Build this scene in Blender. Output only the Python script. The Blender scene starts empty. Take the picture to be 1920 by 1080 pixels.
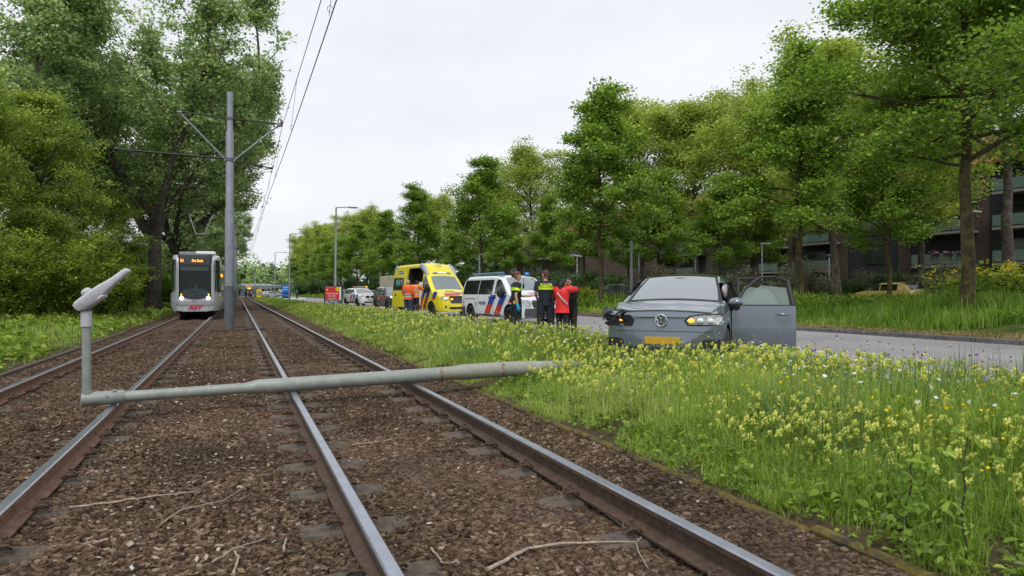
import bpy, bmesh, math, random
import numpy as np
from mathutils import Vector, Matrix, Euler
R = math.radians
random.seed(7); rng = np.random.default_rng(7)
scene = bpy.context.scene
C = scene.collection
# ---------------------------------------------------------------- camera, sky, sun, exposure
YAW = math.atan(514.5/1280.0)          # the tracks run along +Y, the camera looks to the right of them
EYE = 1.18                             # metres above the rail heads (z = 0)
cd = bpy.data.cameras.new('camera'); cam = bpy.data.objects.new('camera', cd); C.objects.link(cam)
cd.sensor_width = 36; cd.lens = 24.0; cd.clip_start = .05; cd.clip_end = 4000
cam.location = (0, 0, EYE); cam.rotation_euler = (R(90)+math.atan(9/1280.0), 0, -YAW)
cd.dof.use_dof = True; cd.dof.focus_distance = 13.0; cd.dof.aperture_fstop = 4.5
scene.camera = cam
SUN_EL, SUN_AZ = R(58), R(205)
w = bpy.data.worlds.new('World'); scene.world = w; w.use_nodes = True
nt = w.node_tree; nt.nodes.clear(); N = nt.nodes.new; L = nt.links.new
out = N('ShaderNodeOutputWorld'); bg = N('ShaderNodeBackground'); bg.inputs[1].default_value = 0.1
sky = N('ShaderNodeTexSky'); sky.sky_type = 'NISHITA'; sky.sun_disc = False
sky.sun_elevation = SUN_EL; sky.sun_rotation = SUN_AZ; sky.dust_density = 4; sky.air_density = 1.5
tc = N('ShaderNodeTexCoord'); mp = N('ShaderNodeMapping'); mp.inputs['Scale'].default_value = (1, 1, 3.2)
nz = N('ShaderNodeTexNoise'); nz.inputs['Scale'].default_value = 1.7; nz.inputs['Detail'].default_value = 5
rp = N('ShaderNodeValToRGB'); e = rp.color_ramp.elements
e[0].position = .3; e[0].color = (6.3, 6.7, 7.3, 1); e[1].position = .75; e[1].color = (8.6, 8.75, 8.95, 1)
mx = N('ShaderNodeMix'); mx.data_type = 'RGBA'; mx.inputs[0].default_value = .93
L(tc.outputs['Generated'], mp.inputs[0]); L(mp.outputs[0], nz.inputs['Vector']); L(nz.outputs['Fac'], rp.inputs[0])
L(sky.outputs[0], mx.inputs[6]); L(rp.outputs[0], mx.inputs[7]); L(mx.outputs[2], bg.inputs[0]); L(bg.outputs[0], out.inputs[0])
sd = bpy.data.lights.new('sun', 'SUN'); sd.energy = 1.5; sd.angle = R(16); sd.color = (1, .96, .9)
sun = bpy.data.objects.new('sun', sd); C.objects.link(sun); sun.location = (0, 0, 60)
# sky sun_rotation is measured clockwise from +Y
sdir = Vector((math.sin(SUN_AZ)*math.cos(SUN_EL), math.cos(SUN_AZ)*math.cos(SUN_EL), math.sin(SUN_EL)))
sun.rotation_euler = sdir.to_track_quat('Z', 'Y').to_euler()
vs = scene.view_settings; scene.display_settings.display_device = 'sRGB'
vs.view_transform = 'Standard'; vs.look = 'None'; vs.exposure = 0.3; vs.gamma = 1; vs.use_curve_mapping = False
scene.cycles.max_bounces = 6; scene.cycles.transparent_max_bounces = 8; scene.cycles.diffuse_bounces = 3
scene.cycles.glossy_bounces = 3; scene.cycles.transmission_bounces = 4
scene.cycles.caustics_reflective = False; scene.cycles.caustics_refractive = False
# ---------------------------------------------------------------- helpers
FW = Vector((math.sin(YAW), math.cos(YAW), 0)); RT = Vector((math.cos(YAW), -math.sin(YAW), 0))
def W(px, d, z=0):
    "where the real thing stands: sideways bearing px of the 1920 px survey photo, d metres deep"
    p = FW*d + RT*((px-960)/1280*d); return Vector((p.x, p.y, z))
def WX(px, X, z=0):
    k = (px-445.5)/1280*math.cos(YAW)
    d = X/k; return W(px, d, z)
ALL = {}
def tag(o, label=None, cat=None, group=None, kind=None):
    if label: o['label'] = label
    if cat: o['category'] = cat
    if group: o['group'] = group
    if kind: o['kind'] = kind
    return o
def link(name, data, parent=None):
    o = bpy.data.objects.new(name, data); C.objects.link(o)
    if parent: o.parent = parent
    return o
def empty(name, loc=(0,0,0), rz=0, label=None, cat=None, group=None, parent=None):
    o = link(name, None, parent); o.location = loc; o.rotation_euler = (0, 0, rz); o.empty_display_size = .2
    return tag(o, label, cat, group)
def copy_tree(o, parent=None):
    c = o.copy(); C.objects.link(c)
    if parent: c.parent = parent
    for ch in list(o.children): copy_tree(ch, c)
    return c
# ---- materials
def nodes(m):
    m.use_nodes = True; return m.node_tree, m.node_tree.nodes['Principled BSDF']
def mat(name, col, rough=.6, metal=0, var=0, scale=8, bump=0, bscale=None, spec=.5, coat=0, em=None, ems=1, col2=None, detail=4):
    m = bpy.data.materials.new(name); t, b = nodes(m)
    b.inputs['Base Color'].default_value = (*col, 1); b.inputs['Roughness'].default_value = rough
    b.inputs['Metallic'].default_value = metal; b.inputs['Specular IOR Level'].default_value = spec
    if coat: b.inputs['Coat Weight'].default_value = coat; b.inputs['Coat Roughness'].default_value = .04
    if em: b.inputs['Emission Color'].default_value = (*em, 1); b.inputs['Emission Strength'].default_value = ems
    if var or bump or col2:
        tc = t.nodes.new('ShaderNodeTexCoord'); nz = t.nodes.new('ShaderNodeTexNoise')
        nz.inputs['Scale'].default_value = scale; nz.inputs['Detail'].default_value = detail; nz.inputs['Roughness'].default_value = .65
        t.links.new(tc.outputs['Object'], nz.inputs['Vector'])
        if var or col2:
            r = t.nodes.new('ShaderNodeValToRGB'); e = r.color_ramp.elements
            c1 = [max(0, c*(1-var)) for c in col]; c2 = col2 or [min(1, c*(1+var)) for c in col]
            e[0].position = .35; e[0].color = (*c1, 1); e[1].position = .68; e[1].color = (*c2, 1)
            t.links.new(nz.outputs['Fac'], r.inputs[0]); t.links.new(r.outputs[0], b.inputs['Base Color'])
        if bump:
            n2 = nz
            if bscale:
                n2 = t.nodes.new('ShaderNodeTexNoise'); n2.inputs['Scale'].default_value = bscale; n2.inputs['Detail'].default_value = 4
                t.links.new(tc.outputs['Object'], n2.inputs['Vector'])
            bp = t.nodes.new('ShaderNodeBump'); bp.inputs['Strength'].default_value = bump; bp.inputs['Distance'].default_value = .02
            t.links.new(n2.outputs['Fac'], bp.inputs['Height']); t.links.new(bp.outputs[0], b.inputs['Normal'])
    return m
def leafmat(name, stops, trans=.35, rough=.55, spec=.35):
    "foliage: colour by the per-face attribute tint, with light coming through the leaf"
    m = bpy.data.materials.new(name); t, b = nodes(m)
    at = t.nodes.new('ShaderNodeAttribute'); at.attribute_name = 'tint'
    r = t.nodes.new('ShaderNodeValToRGB'); r.color_ramp.elements[0].position = 0; r.color_ramp.elements[0].color = (*stops[0], 1)
    r.color_ramp.elements[1].position = 1; r.color_ramp.elements[1].color = (*stops[-1], 1)
    for i, s in enumerate(stops[1:-1]):
        el = r.color_ramp.elements.new((i+1)/(len(stops)-1)); el.color = (*s, 1)
    t.links.new(at.outputs['Fac'], r.inputs[0]); t.links.new(r.outputs[0], b.inputs['Base Color'])
    b.inputs['Roughness'].default_value = rough; b.inputs['Specular IOR Level'].default_value = spec
    tr = t.nodes.new('ShaderNodeBsdfTranslucent'); mi = t.nodes.new('ShaderNodeMixShader'); mi.inputs[0].default_value = trans
    hs = t.nodes.new('ShaderNodeHueSaturation'); hs.inputs['Value'].default_value = 1.5; hs.inputs['Saturation'].default_value = 1.1
    t.links.new(r.outputs[0], hs.inputs['Color']); t.links.new(hs.outputs[0], tr.inputs['Color'])
    t.links.new(b.outputs[0], mi.inputs[1]); t.links.new(tr.outputs[0], mi.inputs[2])
    t.links.new(mi.outputs[0], t.nodes['Material Output'].inputs['Surface'])
    return m
def glassmat(name, tintc, alpha, rough=.03):
    "window pane: part see-through, part reflecting"
    m = bpy.data.materials.new(name); t, b = nodes(m)
    b.inputs['Base Color'].default_value = (*tintc, 1); b.inputs['Roughness'].default_value = rough
    b.inputs['Specular IOR Level'].default_value = .8
    tp = t.nodes.new('ShaderNodeBsdfTransparent'); tp.inputs[0].default_value = (.75, .85, .83, 1)
    mi = t.nodes.new('ShaderNodeMixShader'); mi.inputs[0].default_value = alpha
    t.links.new(b.outputs[0], mi.inputs[2]); t.links.new(tp.outputs[0], mi.inputs[1])
    t.links.new(mi.outputs[0], t.nodes['Material Output'].inputs['Surface'])
    return m
# ---- mesh building
class MB:
    def __init__(s): s.v = []; s.f = []; s.mi = []; s.sm = []
    def add(s, vs, fs, mi=0, smooth=False):
        o = len(s.v); s.v += [tuple(v) for v in vs]
        for f in fs: s.f.append([i+o for i in f]); s.mi.append(mi); s.sm.append(smooth)
        return s
    def box(s, c, size, mi=0, rot=None, bev=0):
        x, y, z = size[0]/2, size[1]/2, size[2]/2
        if bev:
            b = min(bev, x*.9, y*.9, z*.9); pts = []
            for sz in (-1, 1):
                for k, (dx, dy, dz) in enumerate(((b, b, 0), (0, 0, b))):
                    pass
            rings = []
            for (zz, ins) in ((-z, b), (-z+b, 0), (z-b, 0), (z, b)):
                X, Y = x-ins, y-ins; c2 = b*.7
                rings.append([(X, -Y+c2, zz), (X, Y-c2, zz), (X-c2, Y, zz), (-X+c2, Y, zz), (-X, Y-c2, zz), (-X, -Y+c2, zz), (-X+c2, -Y, zz), (X-c2, -Y, zz)])
            vs = [p for r in rings for p in r]; fs = []
            for i in range(3):
                for j in range(8): a = i*8+j; b2 = i*8+(j+1) % 8; fs.append((a, b2, b2+8, a+8))
            fs.append(tuple(range(7, -1, -1))); fs.append(tuple(range(24, 32)))
        else:
            vs = [(-x,-y,-z),(x,-y,-z),(x,y,-z),(-x,y,-z),(-x,-y,z),(x,-y,z),(x,y,z),(-x,y,z)]
            fs = [(0,3,2,1),(4,5,6,7),(0,1,5,4),(1,2,6,5),(2,3,7,6),(3,0,4,7)]
        M = rot if rot is not None else Matrix.Identity(3)
        if isinstance(M, (tuple, list)): M = Euler(M).to_matrix()
        c = Vector(c); s.add([M @ Vector(v)+c for v in vs], fs, mi); return s
    def tube(s, pts, rad, n=8, mi=0, cap=True, ell=None, smooth=True):
        pts = [Vector(p) for p in pts]
        if not isinstance(rad, (list, tuple)): rad = [rad]*len(pts)
        up = None; vs = []; K = len(pts)
        for i, p in enumerate(pts):
            d = (pts[min(i+1, K-1)]-pts[max(i-1, 0)])
            if d.length < 1e-9: d = Vector((0, 0, 1))
            d.normalize()
            if up is None:
                up = Vector((0, 0, 1)) if abs(d.z) < .9 else Vector((0, 1, 0))
            a = d.cross(up); a.normalize(); b = a.cross(d); up = b
            r = rad[i]; ra, rb = (r if isinstance(r, (tuple, list)) else (r, r))
            for j in range(n):
                t = 2*math.pi*j/n; vs.append(p+a*(ra*math.cos(t))+b*(rb*math.sin(t)))
        fs = []
        for i in range(K-1):
            for j in range(n): q = i*n+j; q2 = i*n+(j+1) % n; fs.append((q, q2, q2+n, q+n))
        s.add(vs, fs, mi, smooth)
        if cap: s.add(vs[:n], [tuple(range(n-1, -1, -1))], mi); s.add(vs[-n:], [tuple(range(n))], mi)
        return s
    def rings(s, rings, mi=0, cap=True, smooth=True):
        n = len(rings[0]); vs = [p for r in rings for p in r]; fs = []
        for i in range(len(rings)-1):
            for j in range(n): q = i*n+j; q2 = i*n+(j+1) % n; fs.append((q, q2, q2+n, q+n))
        if cap: fs.append(tuple(range(n-1, -1, -1))); fs.append(tuple(range((len(rings)-1)*n, len(rings)*n)))
        s.add(vs, fs, mi, smooth); return s
    def ball(s, c, r, mi=0, n=10, m=7, rot=None):
        r = r if isinstance(r, (tuple, list)) else (r, r, r); vs = []; fs = []; c = Vector(c)
        M = rot if rot is not None else Matrix.Identity(3)
        for i in range(m+1):
            ph = math.pi*i/m
            for j in range(n):
                t = 2*math.pi*j/n; vs.append(M @ Vector((r[0]*math.sin(ph)*math.cos(t), r[1]*math.sin(ph)*math.sin(t), -r[2]*math.cos(ph)))+c)
        for i in range(m):
            for j in range(n): q = i*n+j; q2 = i*n+(j+1) % n; fs.append((q, q2, q2+n, q+n))
        s.add(vs, fs, mi, True); return s
    def grid(s, P, mi=0, smooth=True, flip=False):
        "P: rows of points"
        nu = len(P[0]); vs = [p for r in P for p in r]; fs = []
        for i in range(len(P)-1):
            for j in range(nu-1):
                q = i*nu+j; f = (q, q+1, q+1+nu, q+nu); fs.append(f[::-1] if flip else f)
        s.add(vs, fs, mi, smooth); return s
    def prism(s, poly, z0, z1, mi=0, axis='z', M=None):
        n = len(poly)
        def P(a, b, h): return {'z': (a, b, h), 'y': (a, h, b), 'x': (h, a, b)}[axis]
        vs = [P(a, b, z0) for a, b in poly]+[P(a, b, z1) for a, b in poly]
        if M: vs = [M @ Vector(v) for v in vs]
        fs = [tuple(range(n-1, -1, -1)), tuple(range(n, 2*n))]+[(i, (i+1) % n, (i+1) % n+n, i+n) for i in range(n)]
        s.add(vs, fs, mi); return s
    def mesh(s, name, mats, angle=None):
        me = bpy.data.meshes.new(name); me.from_pydata(s.v, [], s.f); 
        for m in (mats if isinstance(mats, (list, tuple)) else [mats]): me.materials.append(m)
        me.polygons.foreach_set('material_index', s.mi); me.polygons.foreach_set('use_smooth', s.sm)
        if angle:
            b = bmesh.new(); b.from_mesh(me); bmesh.ops.remove_doubles(b, verts=b.verts, dist=.0004)
            bmesh.ops.recalc_face_normals(b, faces=b.faces); b.to_mesh(me); b.free()
            me.set_sharp_from_angle(angle=R(angle))
        me.update(); return me
    def build(s, name, mats, parent=None, angle=None):
        return link(name, s.mesh(name, mats, angle), parent)
def npmesh(name, V, F, mats, tint=None, smooth=False, mi=None):
    "V (n,3) float, F (m,k) int, one tint value per face"
    me = bpy.data.meshes.new(name); V = np.ascontiguousarray(V, dtype=np.float32); F = np.ascontiguousarray(F, dtype=np.int32)
    m, k = F.shape; me.vertices.add(len(V)); me.vertices.foreach_set('co', V.ravel())
    me.loops.add(m*k); me.loops.foreach_set('vertex_index', F.ravel())
    me.polygons.add(m); me.polygons.foreach_set('loop_start', np.arange(0, m*k, k, dtype=np.int32))
    for x in (mats if isinstance(mats, (list, tuple)) else [mats]): me.materials.append(x)
    if mi is not None: me.polygons.foreach_set('material_index', np.ascontiguousarray(mi, dtype=np.int32))
    me.polygons.foreach_set('use_smooth', np.full(m, smooth))
    if tint is not None:
        a = me.attributes.new('tint', 'FLOAT', 'FACE'); a.data.foreach_set('value', np.ascontiguousarray(tint, dtype=np.float32))
    me.update(calc_edges=True); return me
def text_mesh(name, body, size, m, ext=.004, bold=0, shear=0, width=1.0):
    cu = bpy.data.curves.new(name, 'FONT'); cu.body = body; cu.size = size; cu.extrude = ext; cu.offset = bold; cu.shear = shear
    cu.align_x = 'CENTER'; cu.align_y = 'CENTER'; cu.resolution_u = 2
    o = link(name, cu); bpy.context.view_layer.update()
    me = bpy.data.meshes.new_from_object(o.evaluated_get(bpy.context.evaluated_depsgraph_get()))
    bpy.data.objects.remove(o); me.materials.clear(); me.materials.append(m); me.name = name
    if width != 1: me.transform(Matrix.Scale(width, 4, (1, 0, 0)))
    return me
def text(name, body, size, m, loc, x_axis, normal, parent=None, **k):
    me = text_mesh(name, body, size, m, **k); o = link(name, me, parent)
    x = Vector(x_axis).normalized(); n = Vector(normal).normalized(); y = n.cross(x)
    Mx = Matrix((x, y, n)).transposed().to_4x4(); Mx.translation = Vector(loc); o.matrix_local = Mx
    return o
def evaluate(o, name):
    bpy.context.view_layer.update()
    return bpy.data.meshes.new_from_object(o.evaluated_get(bpy.context.evaluated_depsgraph_get()))
# ---------------------------------------------------------------- materials used all over
rust = mat('rusty_steel', (.23, .125, .078), .8, .1, .35, 14, .4, 60)
rust_d = mat('dark_rusty_steel', (.09, .056, .038), .75, .1, .3, 14, .4, 60)
railtop = mat('polished_rail', (.40, .42, .48), .32, .9, .12, 6)
grey_steel = mat('galvanised_grey', (.24, .26, .30), .45, .25, .12, 3)
pole_dark = mat('pole_foot_grey', (.11, .12, .135), .6, .1, .2, 5)
black = mat('black_plastic', (.012, .012, .014), .5)
blackgloss = mat('black_gloss', (.012, .013, .016), .12, coat=.5)
rubber = mat('rubber', (.018, .018, .019), .8, 0, .3, 30, .2)
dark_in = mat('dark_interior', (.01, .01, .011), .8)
chrome = mat('chrome', (.6, .6, .62), .15, 1)
white_paint = mat('white_paint', (.74, .76, .78), .3, 0, .04, 2, coat=.5)
wood_grey = mat('dry_twig', (.34, .28, .22), .85, 0, .35, 40)
amber = mat('amber_lamp', (.9, .35, .02), .3, em=(1, .38, .04), ems=1.6)
concrete = mat('concrete', (.095, .074, .056), .92, 0, .4, 14, .6, 60)
mossy = mat('mossy_concrete', (.09, .072, .045), .95, 0, .5, 9, .9, 50, col2=(.17, .13, .02))
kerbm = mat('kerb_concrete', (.13, .128, .125), .9, 0, .3, 6, .4, 60)
# ballast: stony brown lava chippings
def ballast_mat():
    m = bpy.data.materials.new('ballast_chippings'); t, b = nodes(m); n = t.nodes.new; l = t.links.new
    tc = n('ShaderNodeTexCoord'); vo = n('ShaderNodeTexVoronoi'); vo.inputs['Scale'].default_value = 34
    l(tc.outputs['Object'], vo.inputs['Vector'])
    r = n('ShaderNodeValToRGB'); e = r.color_ramp.elements
    e[0].color = (.035, .022, .014, 1); e[1].color = (.19, .13, .088, 1); x = e.new(.5); x.color = (.095, .06, .04, 1)
    sp = n('ShaderNodeSeparateColor'); l(vo.outputs['Color'], sp.inputs[0]); l(sp.outputs[0], r.inputs[0])
    big = n('ShaderNodeTexNoise'); big.inputs['Scale'].default_value = .9; big.inputs['Detail'].default_value = 6; l(tc.outputs['Object'], big.inputs['Vector'])
    mr = n('ShaderNodeMapRange'); mr.inputs[1].default_value = .3; mr.inputs[2].default_value = .7; mr.inputs[3].default_value = .6; mr.inputs[4].default_value = 1.3; l(big.outputs['Fac'], mr.inputs[0])
    ml = n('ShaderNodeMix'); ml.data_type = 'RGBA'; ml.blend_type = 'MULTIPLY'; ml.inputs[0].default_value = 1
    l(r.outputs[0], ml.inputs[6]); l(mr.outputs[0], ml.inputs[7]); l(ml.outputs[2], b.inputs['Base Color'])
    b.inputs['Roughness'].default_value = .93; b.inputs['Specular IOR Level'].default_value = .2
    bp = n('ShaderNodeBump'); bp.inputs['Strength'].default_value = 1; bp.inputs['Distance'].default_value = .03; bp.invert = True
    l(vo.outputs['Distance'], bp.inputs['Height']); l(bp.outputs[0], b.inputs['Normal'])
    return m
ballast_m = ballast_mat()
def verge_mat():
    m = bpy.data.materials.new('verge_soil'); t, b = nodes(m); n = t.nodes.new; l = t.links.new
    tc = n('ShaderNodeTexCoord'); z = n('ShaderNodeTexNoise'); z.inputs['Scale'].default_value = 3; z.inputs['Detail'].default_value = 8
    l(tc.outputs['Object'], z.inputs['Vector'])
    r = n('ShaderNodeValToRGB'); e = r.color_ramp.elements; e[0].position = .3; e[0].color = (.035, .045, .012, 1); e[1].position = .7; e[1].color = (.09, .13, .025, 1)
    l(z.outputs['Fac'], r.inputs[0])
    sx = n('ShaderNodeSeparateXYZ'); l(tc.outputs['Object'], sx.inputs[0]); ad_ = n('ShaderNodeMath'); ad_.operation = 'ADD'; l(sx.outputs[0], ad_.inputs[0])
    zz = n('ShaderNodeMapRange'); zz.inputs[1].default_value = .3; zz.inputs[2].default_value = .7; zz.inputs[3].default_value = -.5; zz.inputs[4].default_value = .5; l(z.outputs['Fac'], zz.inputs[0]); l(zz.outputs[0], ad_.inputs[1])
    mk = n('ShaderNodeValToRGB'); k = mk.color_ramp.elements; mk_in = n('ShaderNodeMapRange'); mk_in.inputs[1].default_value = -6; mk_in.inputs[2].default_value = 6; l(ad_.outputs[0], mk_in.inputs[0]); l(mk_in.outputs[0], mk.inputs[0])
    k[0].position = .10; k[0].color = (0, 0, 0, 1); k[1].position = .20; k[1].color = (1, 1, 1, 1); q = k.new(.78); q.color = (1, 1, 1, 1); q = k.new(.86); q.color = (0, 0, 0, 1)
    soil = n('ShaderNodeMix'); soil.data_type = 'RGBA'; soil.inputs[7].default_value = (.075, .055, .035, 1); l(mk.outputs[0], soil.inputs[0]); l(r.outputs[0], soil.inputs[6])
    l(soil.outputs[2], b.inputs['Base Color']); b.inputs['Roughness'].default_value = 1
    b.inputs['Specular IOR Level'].default_value = .1
    bp = n('ShaderNodeBump'); bp.inputs['Distance'].default_value = .1; l(z.outputs['Fac'], bp.inputs['Height']); l(bp.outputs[0], b.inputs['Normal'])
    return m
verge_m = verge_mat()
# ---------------------------------------------------------------- terrain
GX = [-1500, -300, -80, -30, -18, -12, -8, -6, -5, -4.2, -3.55, -3.5, 2.95, 3.1, 3.6, 4.5, 5.5, 6.5, 7.3, 7.5, 16.4, 16.5, 17, 17.6, 18.4, 19.2, 20.5, 22, 24, 26, 28, 30, 31, 36.5, 37.5, 45, 59, 80, 300, 1500]
GZ = [0, 0, 0, 0, 0, .05, 0, -.04, -.07, -.1, -.16, -.42, -.42, -.16, -.12, -.08, -.05, -.03, -.02, -.1, -.1, .1, .12, .16, .26, .36, .42, .44, .42, .38, .28, .2, .15, .15, .2, .3, .35, .4, .4, .4]
def gz(x): return float(np.interp(x, GX, GZ))
gys = np.concatenate([[-60, -20], np.arange(-6, 60, .6), np.arange(60, 200, 4), [220, 260, 320, 450, 800, 1500, 2500]])
gxs = np.unique(np.concatenate([GX, np.arange(3.1, 7.4, .3), np.arange(17, 30, .6), np.arange(-14, -3.6, .5)]))
XX, YY = np.meshgrid(gxs, gys); ZZ = np.interp(XX, GX, GZ)
soft = ((XX > 3.2) & (XX < 7.2)) | ((XX > 17) & (XX < 30)) | ((XX < -4) & (XX > -30))
ZZ = ZZ+soft*rng.normal(0, .02, XX.shape)
nx = len(gxs); idx = np.arange(len(gys)*nx).reshape(len(gys), nx)
F = np.stack([idx[:-1, :-1], idx[:-1, 1:], idx[1:, 1:], idx[1:, :-1]], -1).reshape(-1, 4)
g = link('ground', npmesh('ground', np.stack([XX, YY, ZZ], -1).reshape(-1, 3), F, verge_m, smooth=True)); tag(g, kind='structure')
# ballast bed
def bz(x, y=0):
    x = np.asarray(x, float)
    return np.interp(x, [-3.46, -3.2, -2.72, -2.4, -1.97, -1.6, -1.22, -.7, -.3, .2, .62, 1, 1.37, 1.75, 2.13, 2.6, 3.0],
                     [-.175, -.19, -.207, -.195, -.168, -.195, -.212, -.192, -.17, -.185, -.205, -.19, -.166, -.188, -.207, -.19, -.175])
bx = np.arange(-3.46, 3.001, .04); by = np.concatenate([np.arange(-3, 14, .05), np.arange(14, 40, .2), np.arange(40, 230, 2)])
XX, YY = np.meshgrid(bx, by)
ZZ = bz(XX)+.009*np.sin(XX*7+YY*3.1)*np.sin(YY*5.3-XX*2)+.012*np.sin(XX*1.7+YY*.9+1)+rng.normal(0, .006, XX.shape)
nx = len(bx); idx = np.arange(len(by)*nx).reshape(len(by), nx)
F = np.stack([idx[:-1, :-1], idx[:-1, 1:], idx[1:, 1:], idx[1:, :-1]], -1).reshape(-1, 4)
b = link('ballast', npmesh('ballast', np.stack([XX, YY, ZZ], -1).reshape(-1, 3), F, ballast_m)); tag(b, kind='structure')
# loose stones: small broken chippings lying on the bed (one lot of stuff)
def stones(n):
    y = 1.0+26*rng.random(n)**1.9; x = rng.uniform(-3.44, 2.96, n)
    s = rng.uniform(.0065, .0145, n)*(1+.025*y); z = bz(x)+s*.2
    base = np.array([(-1,-1,-1),(1,-1,-1),(1,1,-1),(-1,1,-1),(-1,-1,1),(1,-1,1),(1,1,1),(-1,1,1)], float)
    V = base[None]*(1+rng.uniform(-.42, .25, (n, 8, 3)))
    V *= (np.stack([s*rng.uniform(.8, 1.7, n), s*rng.uniform(.7, 1.2, n), s*rng.uniform(.55, 1.0, n)], -1))[:, None]
    a = rng.uniform(0, 6.28, n); tx = rng.normal(0, .3, n)
    ca, sa = np.cos(a)[:, None], np.sin(a)[:, None]
    x2 = V[..., 0]*ca-V[..., 1]*sa; y2 = V[..., 0]*sa+V[..., 1]*ca; z2 = V[..., 2]+x2*tx[:, None]
    V = np.stack([x2+x[:, None], y2+y[:, None], z2+z[:, None]], -1).reshape(-1, 3)
    fb = np.array([(4,5,6,7),(0,1,5,4),(1,2,6,5),(2,3,7,6),(3,0,4,7)])
    F = (fb[None]+(np.arange(n)*8)[:, None, None]).reshape(-1, 4)
    return V, F, np.repeat(rng.random(n), 5)
st_m = bpy.data.materials.new('stone_chip'); t, bb = nodes(st_m)
at = t.nodes.new('ShaderNodeAttribute'); at.attribute_name = 'tint'; r = t.nodes.new('ShaderNodeValToRGB'); e = r.color_ramp.elements
e[0].color = (.045, .028, .018, 1); e[1].color = (.34, .26, .20, 1)
for p, c in ((.35, (.085, .055, .034)), (.7, (.14, .095, .06)), (.94, (.19, .135, .09))): x = e.new(p); x.color = (*c, 1)
tc = t.nodes.new('ShaderNodeTexCoord'); big = t.nodes.new('ShaderNodeTexNoise'); big.inputs['Scale'].default_value = .9; big.inputs['Detail'].default_value = 6
mr = t.nodes.new('ShaderNodeMapRange'); mr.inputs[1].default_value = .3; mr.inputs[2].default_value = .7; mr.inputs[3].default_value = .6; mr.inputs[4].default_value = 1.3
ml = t.nodes.new('ShaderNodeMix'); ml.data_type = 'RGBA'; ml.blend_type = 'MULTIPLY'; ml.inputs[0].default_value = 1
t.links.new(tc.outputs['Object'], big.inputs['Vector']); t.links.new(big.outputs['Fac'], mr.inputs[0])
t.links.new(at.outputs['Fac'], r.inputs[0]); t.links.new(r.outputs[0], ml.inputs[6]); t.links.new(mr.outputs[0], ml.inputs[7]); t.links.new(ml.outputs[2], bb.inputs['Base Color'])
bb.inputs['Roughness'].default_value = .92; bb.inputs['Specular IOR Level'].default_value = .2
V, F, T = stones(230000)
tag(link('ballast_stones', npmesh('ballast_stones', V, F, st_m, T)), 'loose brown stone chippings covering the tram track bed', 'gravel', kind='stuff')
# dead leaf bits and pale chips
n = 2600; y = 1.2+22*rng.random(n)**1.7; x = np.where(rng.random(n) < .6, rng.normal(-.35, .45, n), rng.uniform(-3.3, 2.9, n)); x = np.clip(x, -3.4, 2.9)
s = rng.uniform(.005, .017, n); a = rng.uniform(0, 6.28, n)
d1 = np.stack([np.cos(a)*s*1.6, np.sin(a)*s*1.6, rng.normal(0, .3, n)*s], -1); d2 = np.stack([-np.sin(a)*s*.7, np.cos(a)*s*.7, rng.normal(0, .4, n)*s], -1)
P = np.stack([x, y, bz(x)+.026+s*.3], -1); V = np.stack([P-d1, P-d2, P+d1, P+d2], 1).reshape(-1, 3); F = np.arange(4*n).reshape(n, 4)
lit_m = leafmat('dead_leaf', [(.12, .07, .04), (.3, .2, .12), (.42, .36, .28), (.6, .56, .5)], .1, .8, .1)
tag(link('leaf_litter', npmesh('leaf_litter', V, F, lit_m, rng.random(n)**1.6)), 'scattered dry leaf bits on the track bed', 'leaf litter', kind='stuff')
# ---------------------------------------------------------------- rails (each one its own thing)
prof = [(-.067, -.155), (.067, -.155), (.067, -.143), (.02, -.128), (.009, -.115), (.009, -.05), (.02, -.04), (.036, -.033), (.036, -.008), (.028, 0), (-.028, 0), (-.036, -.008), (-.036, -.033), (-.02, -.04), (-.009, -.05), (-.009, -.115), (-.02, -.128), (-.067, -.143)]
def rail(X, z, label, rm):
    mb = MB(); ys = list(np.arange(-3, 40, 1.0))+[45, 55, 70, 90, 120, 160, 200, 230]; n = len(prof)
    vs = [(X+p[0], y, z+p[1]) for y in ys for p in prof]; fs = []; mi = []
    for i in range(len(ys)-1):
        for j in range(n):
            q = i*n+j; q2 = i*n+(j+1) % n
            mb.f.append([q, q2, q2+n, q+n]); mb.mi.append(0 if j in (8, 9, 10) else 1); mb.sm.append(False)
    mb.v = vs
    tag(mb.build('rail', [railtop, rm]), label, 'rail', 'tram rails')
RAILS = [(-2.717, -.02), (-1.228, -.02), (.619, 0), (2.134, 0)]
for (X, z), lb in zip(RAILS, ['rusty tram rail nearest the bushes on the left, running under the tram', 'rusty tram rail leading under the tram on the side of the overhead line mast', 'shiny tram rail just right of the overhead line mast, running to the stop', 'shiny tram rail nearest the flowering verge']): rail(X, z, lb, rust if X < 0 else rust_d)
# ---------------------------------------------------------------- sleepers with rail clips
def clip_mesh():
    mb = MB()
    for s in (-1, 1):
        mb.tube([(.02, s*.03, -.005), (.055, s*.055, .03), (.095, s*.05, .03), (.11, s*.028, .005), (.09, s*.012, .02), (.055, s*.012, .03)], .0075, 6)
    mb.box((.075, 0, .022), (.05, .03, .05), bev=.006); mb.tube([(.075, 0, .04), (.075, 0, .066)], .014, 6)
    return mb.mesh('rail_clip', rust_d)
clipm = clip_mesh()
def sleeper_mesh(c, gauges):
    mb = MB()
    if 1:
        xs = [-1.10, -1.04, -.75, -.44, -.34, 0, .34, .44, .75, 1.04, 1.10]; zs = [-.25, -.166, -.160, -.172, -.25, -.26, -.25, -.172, -.160, -.166, -.25]
        rings = []
        for x, z in zip(xs, zs): rings.append([(x, -.135, -.3), (x, -.12, z-.02), (x, -.10, z), (x, .10, z), (x, .12, z-.02), (x, .135, -.3)])
        mb.rings(rings, smooth=False)
    return mb.mesh('sleeper', concrete)
slm = sleeper_mesh(0, None)
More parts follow.
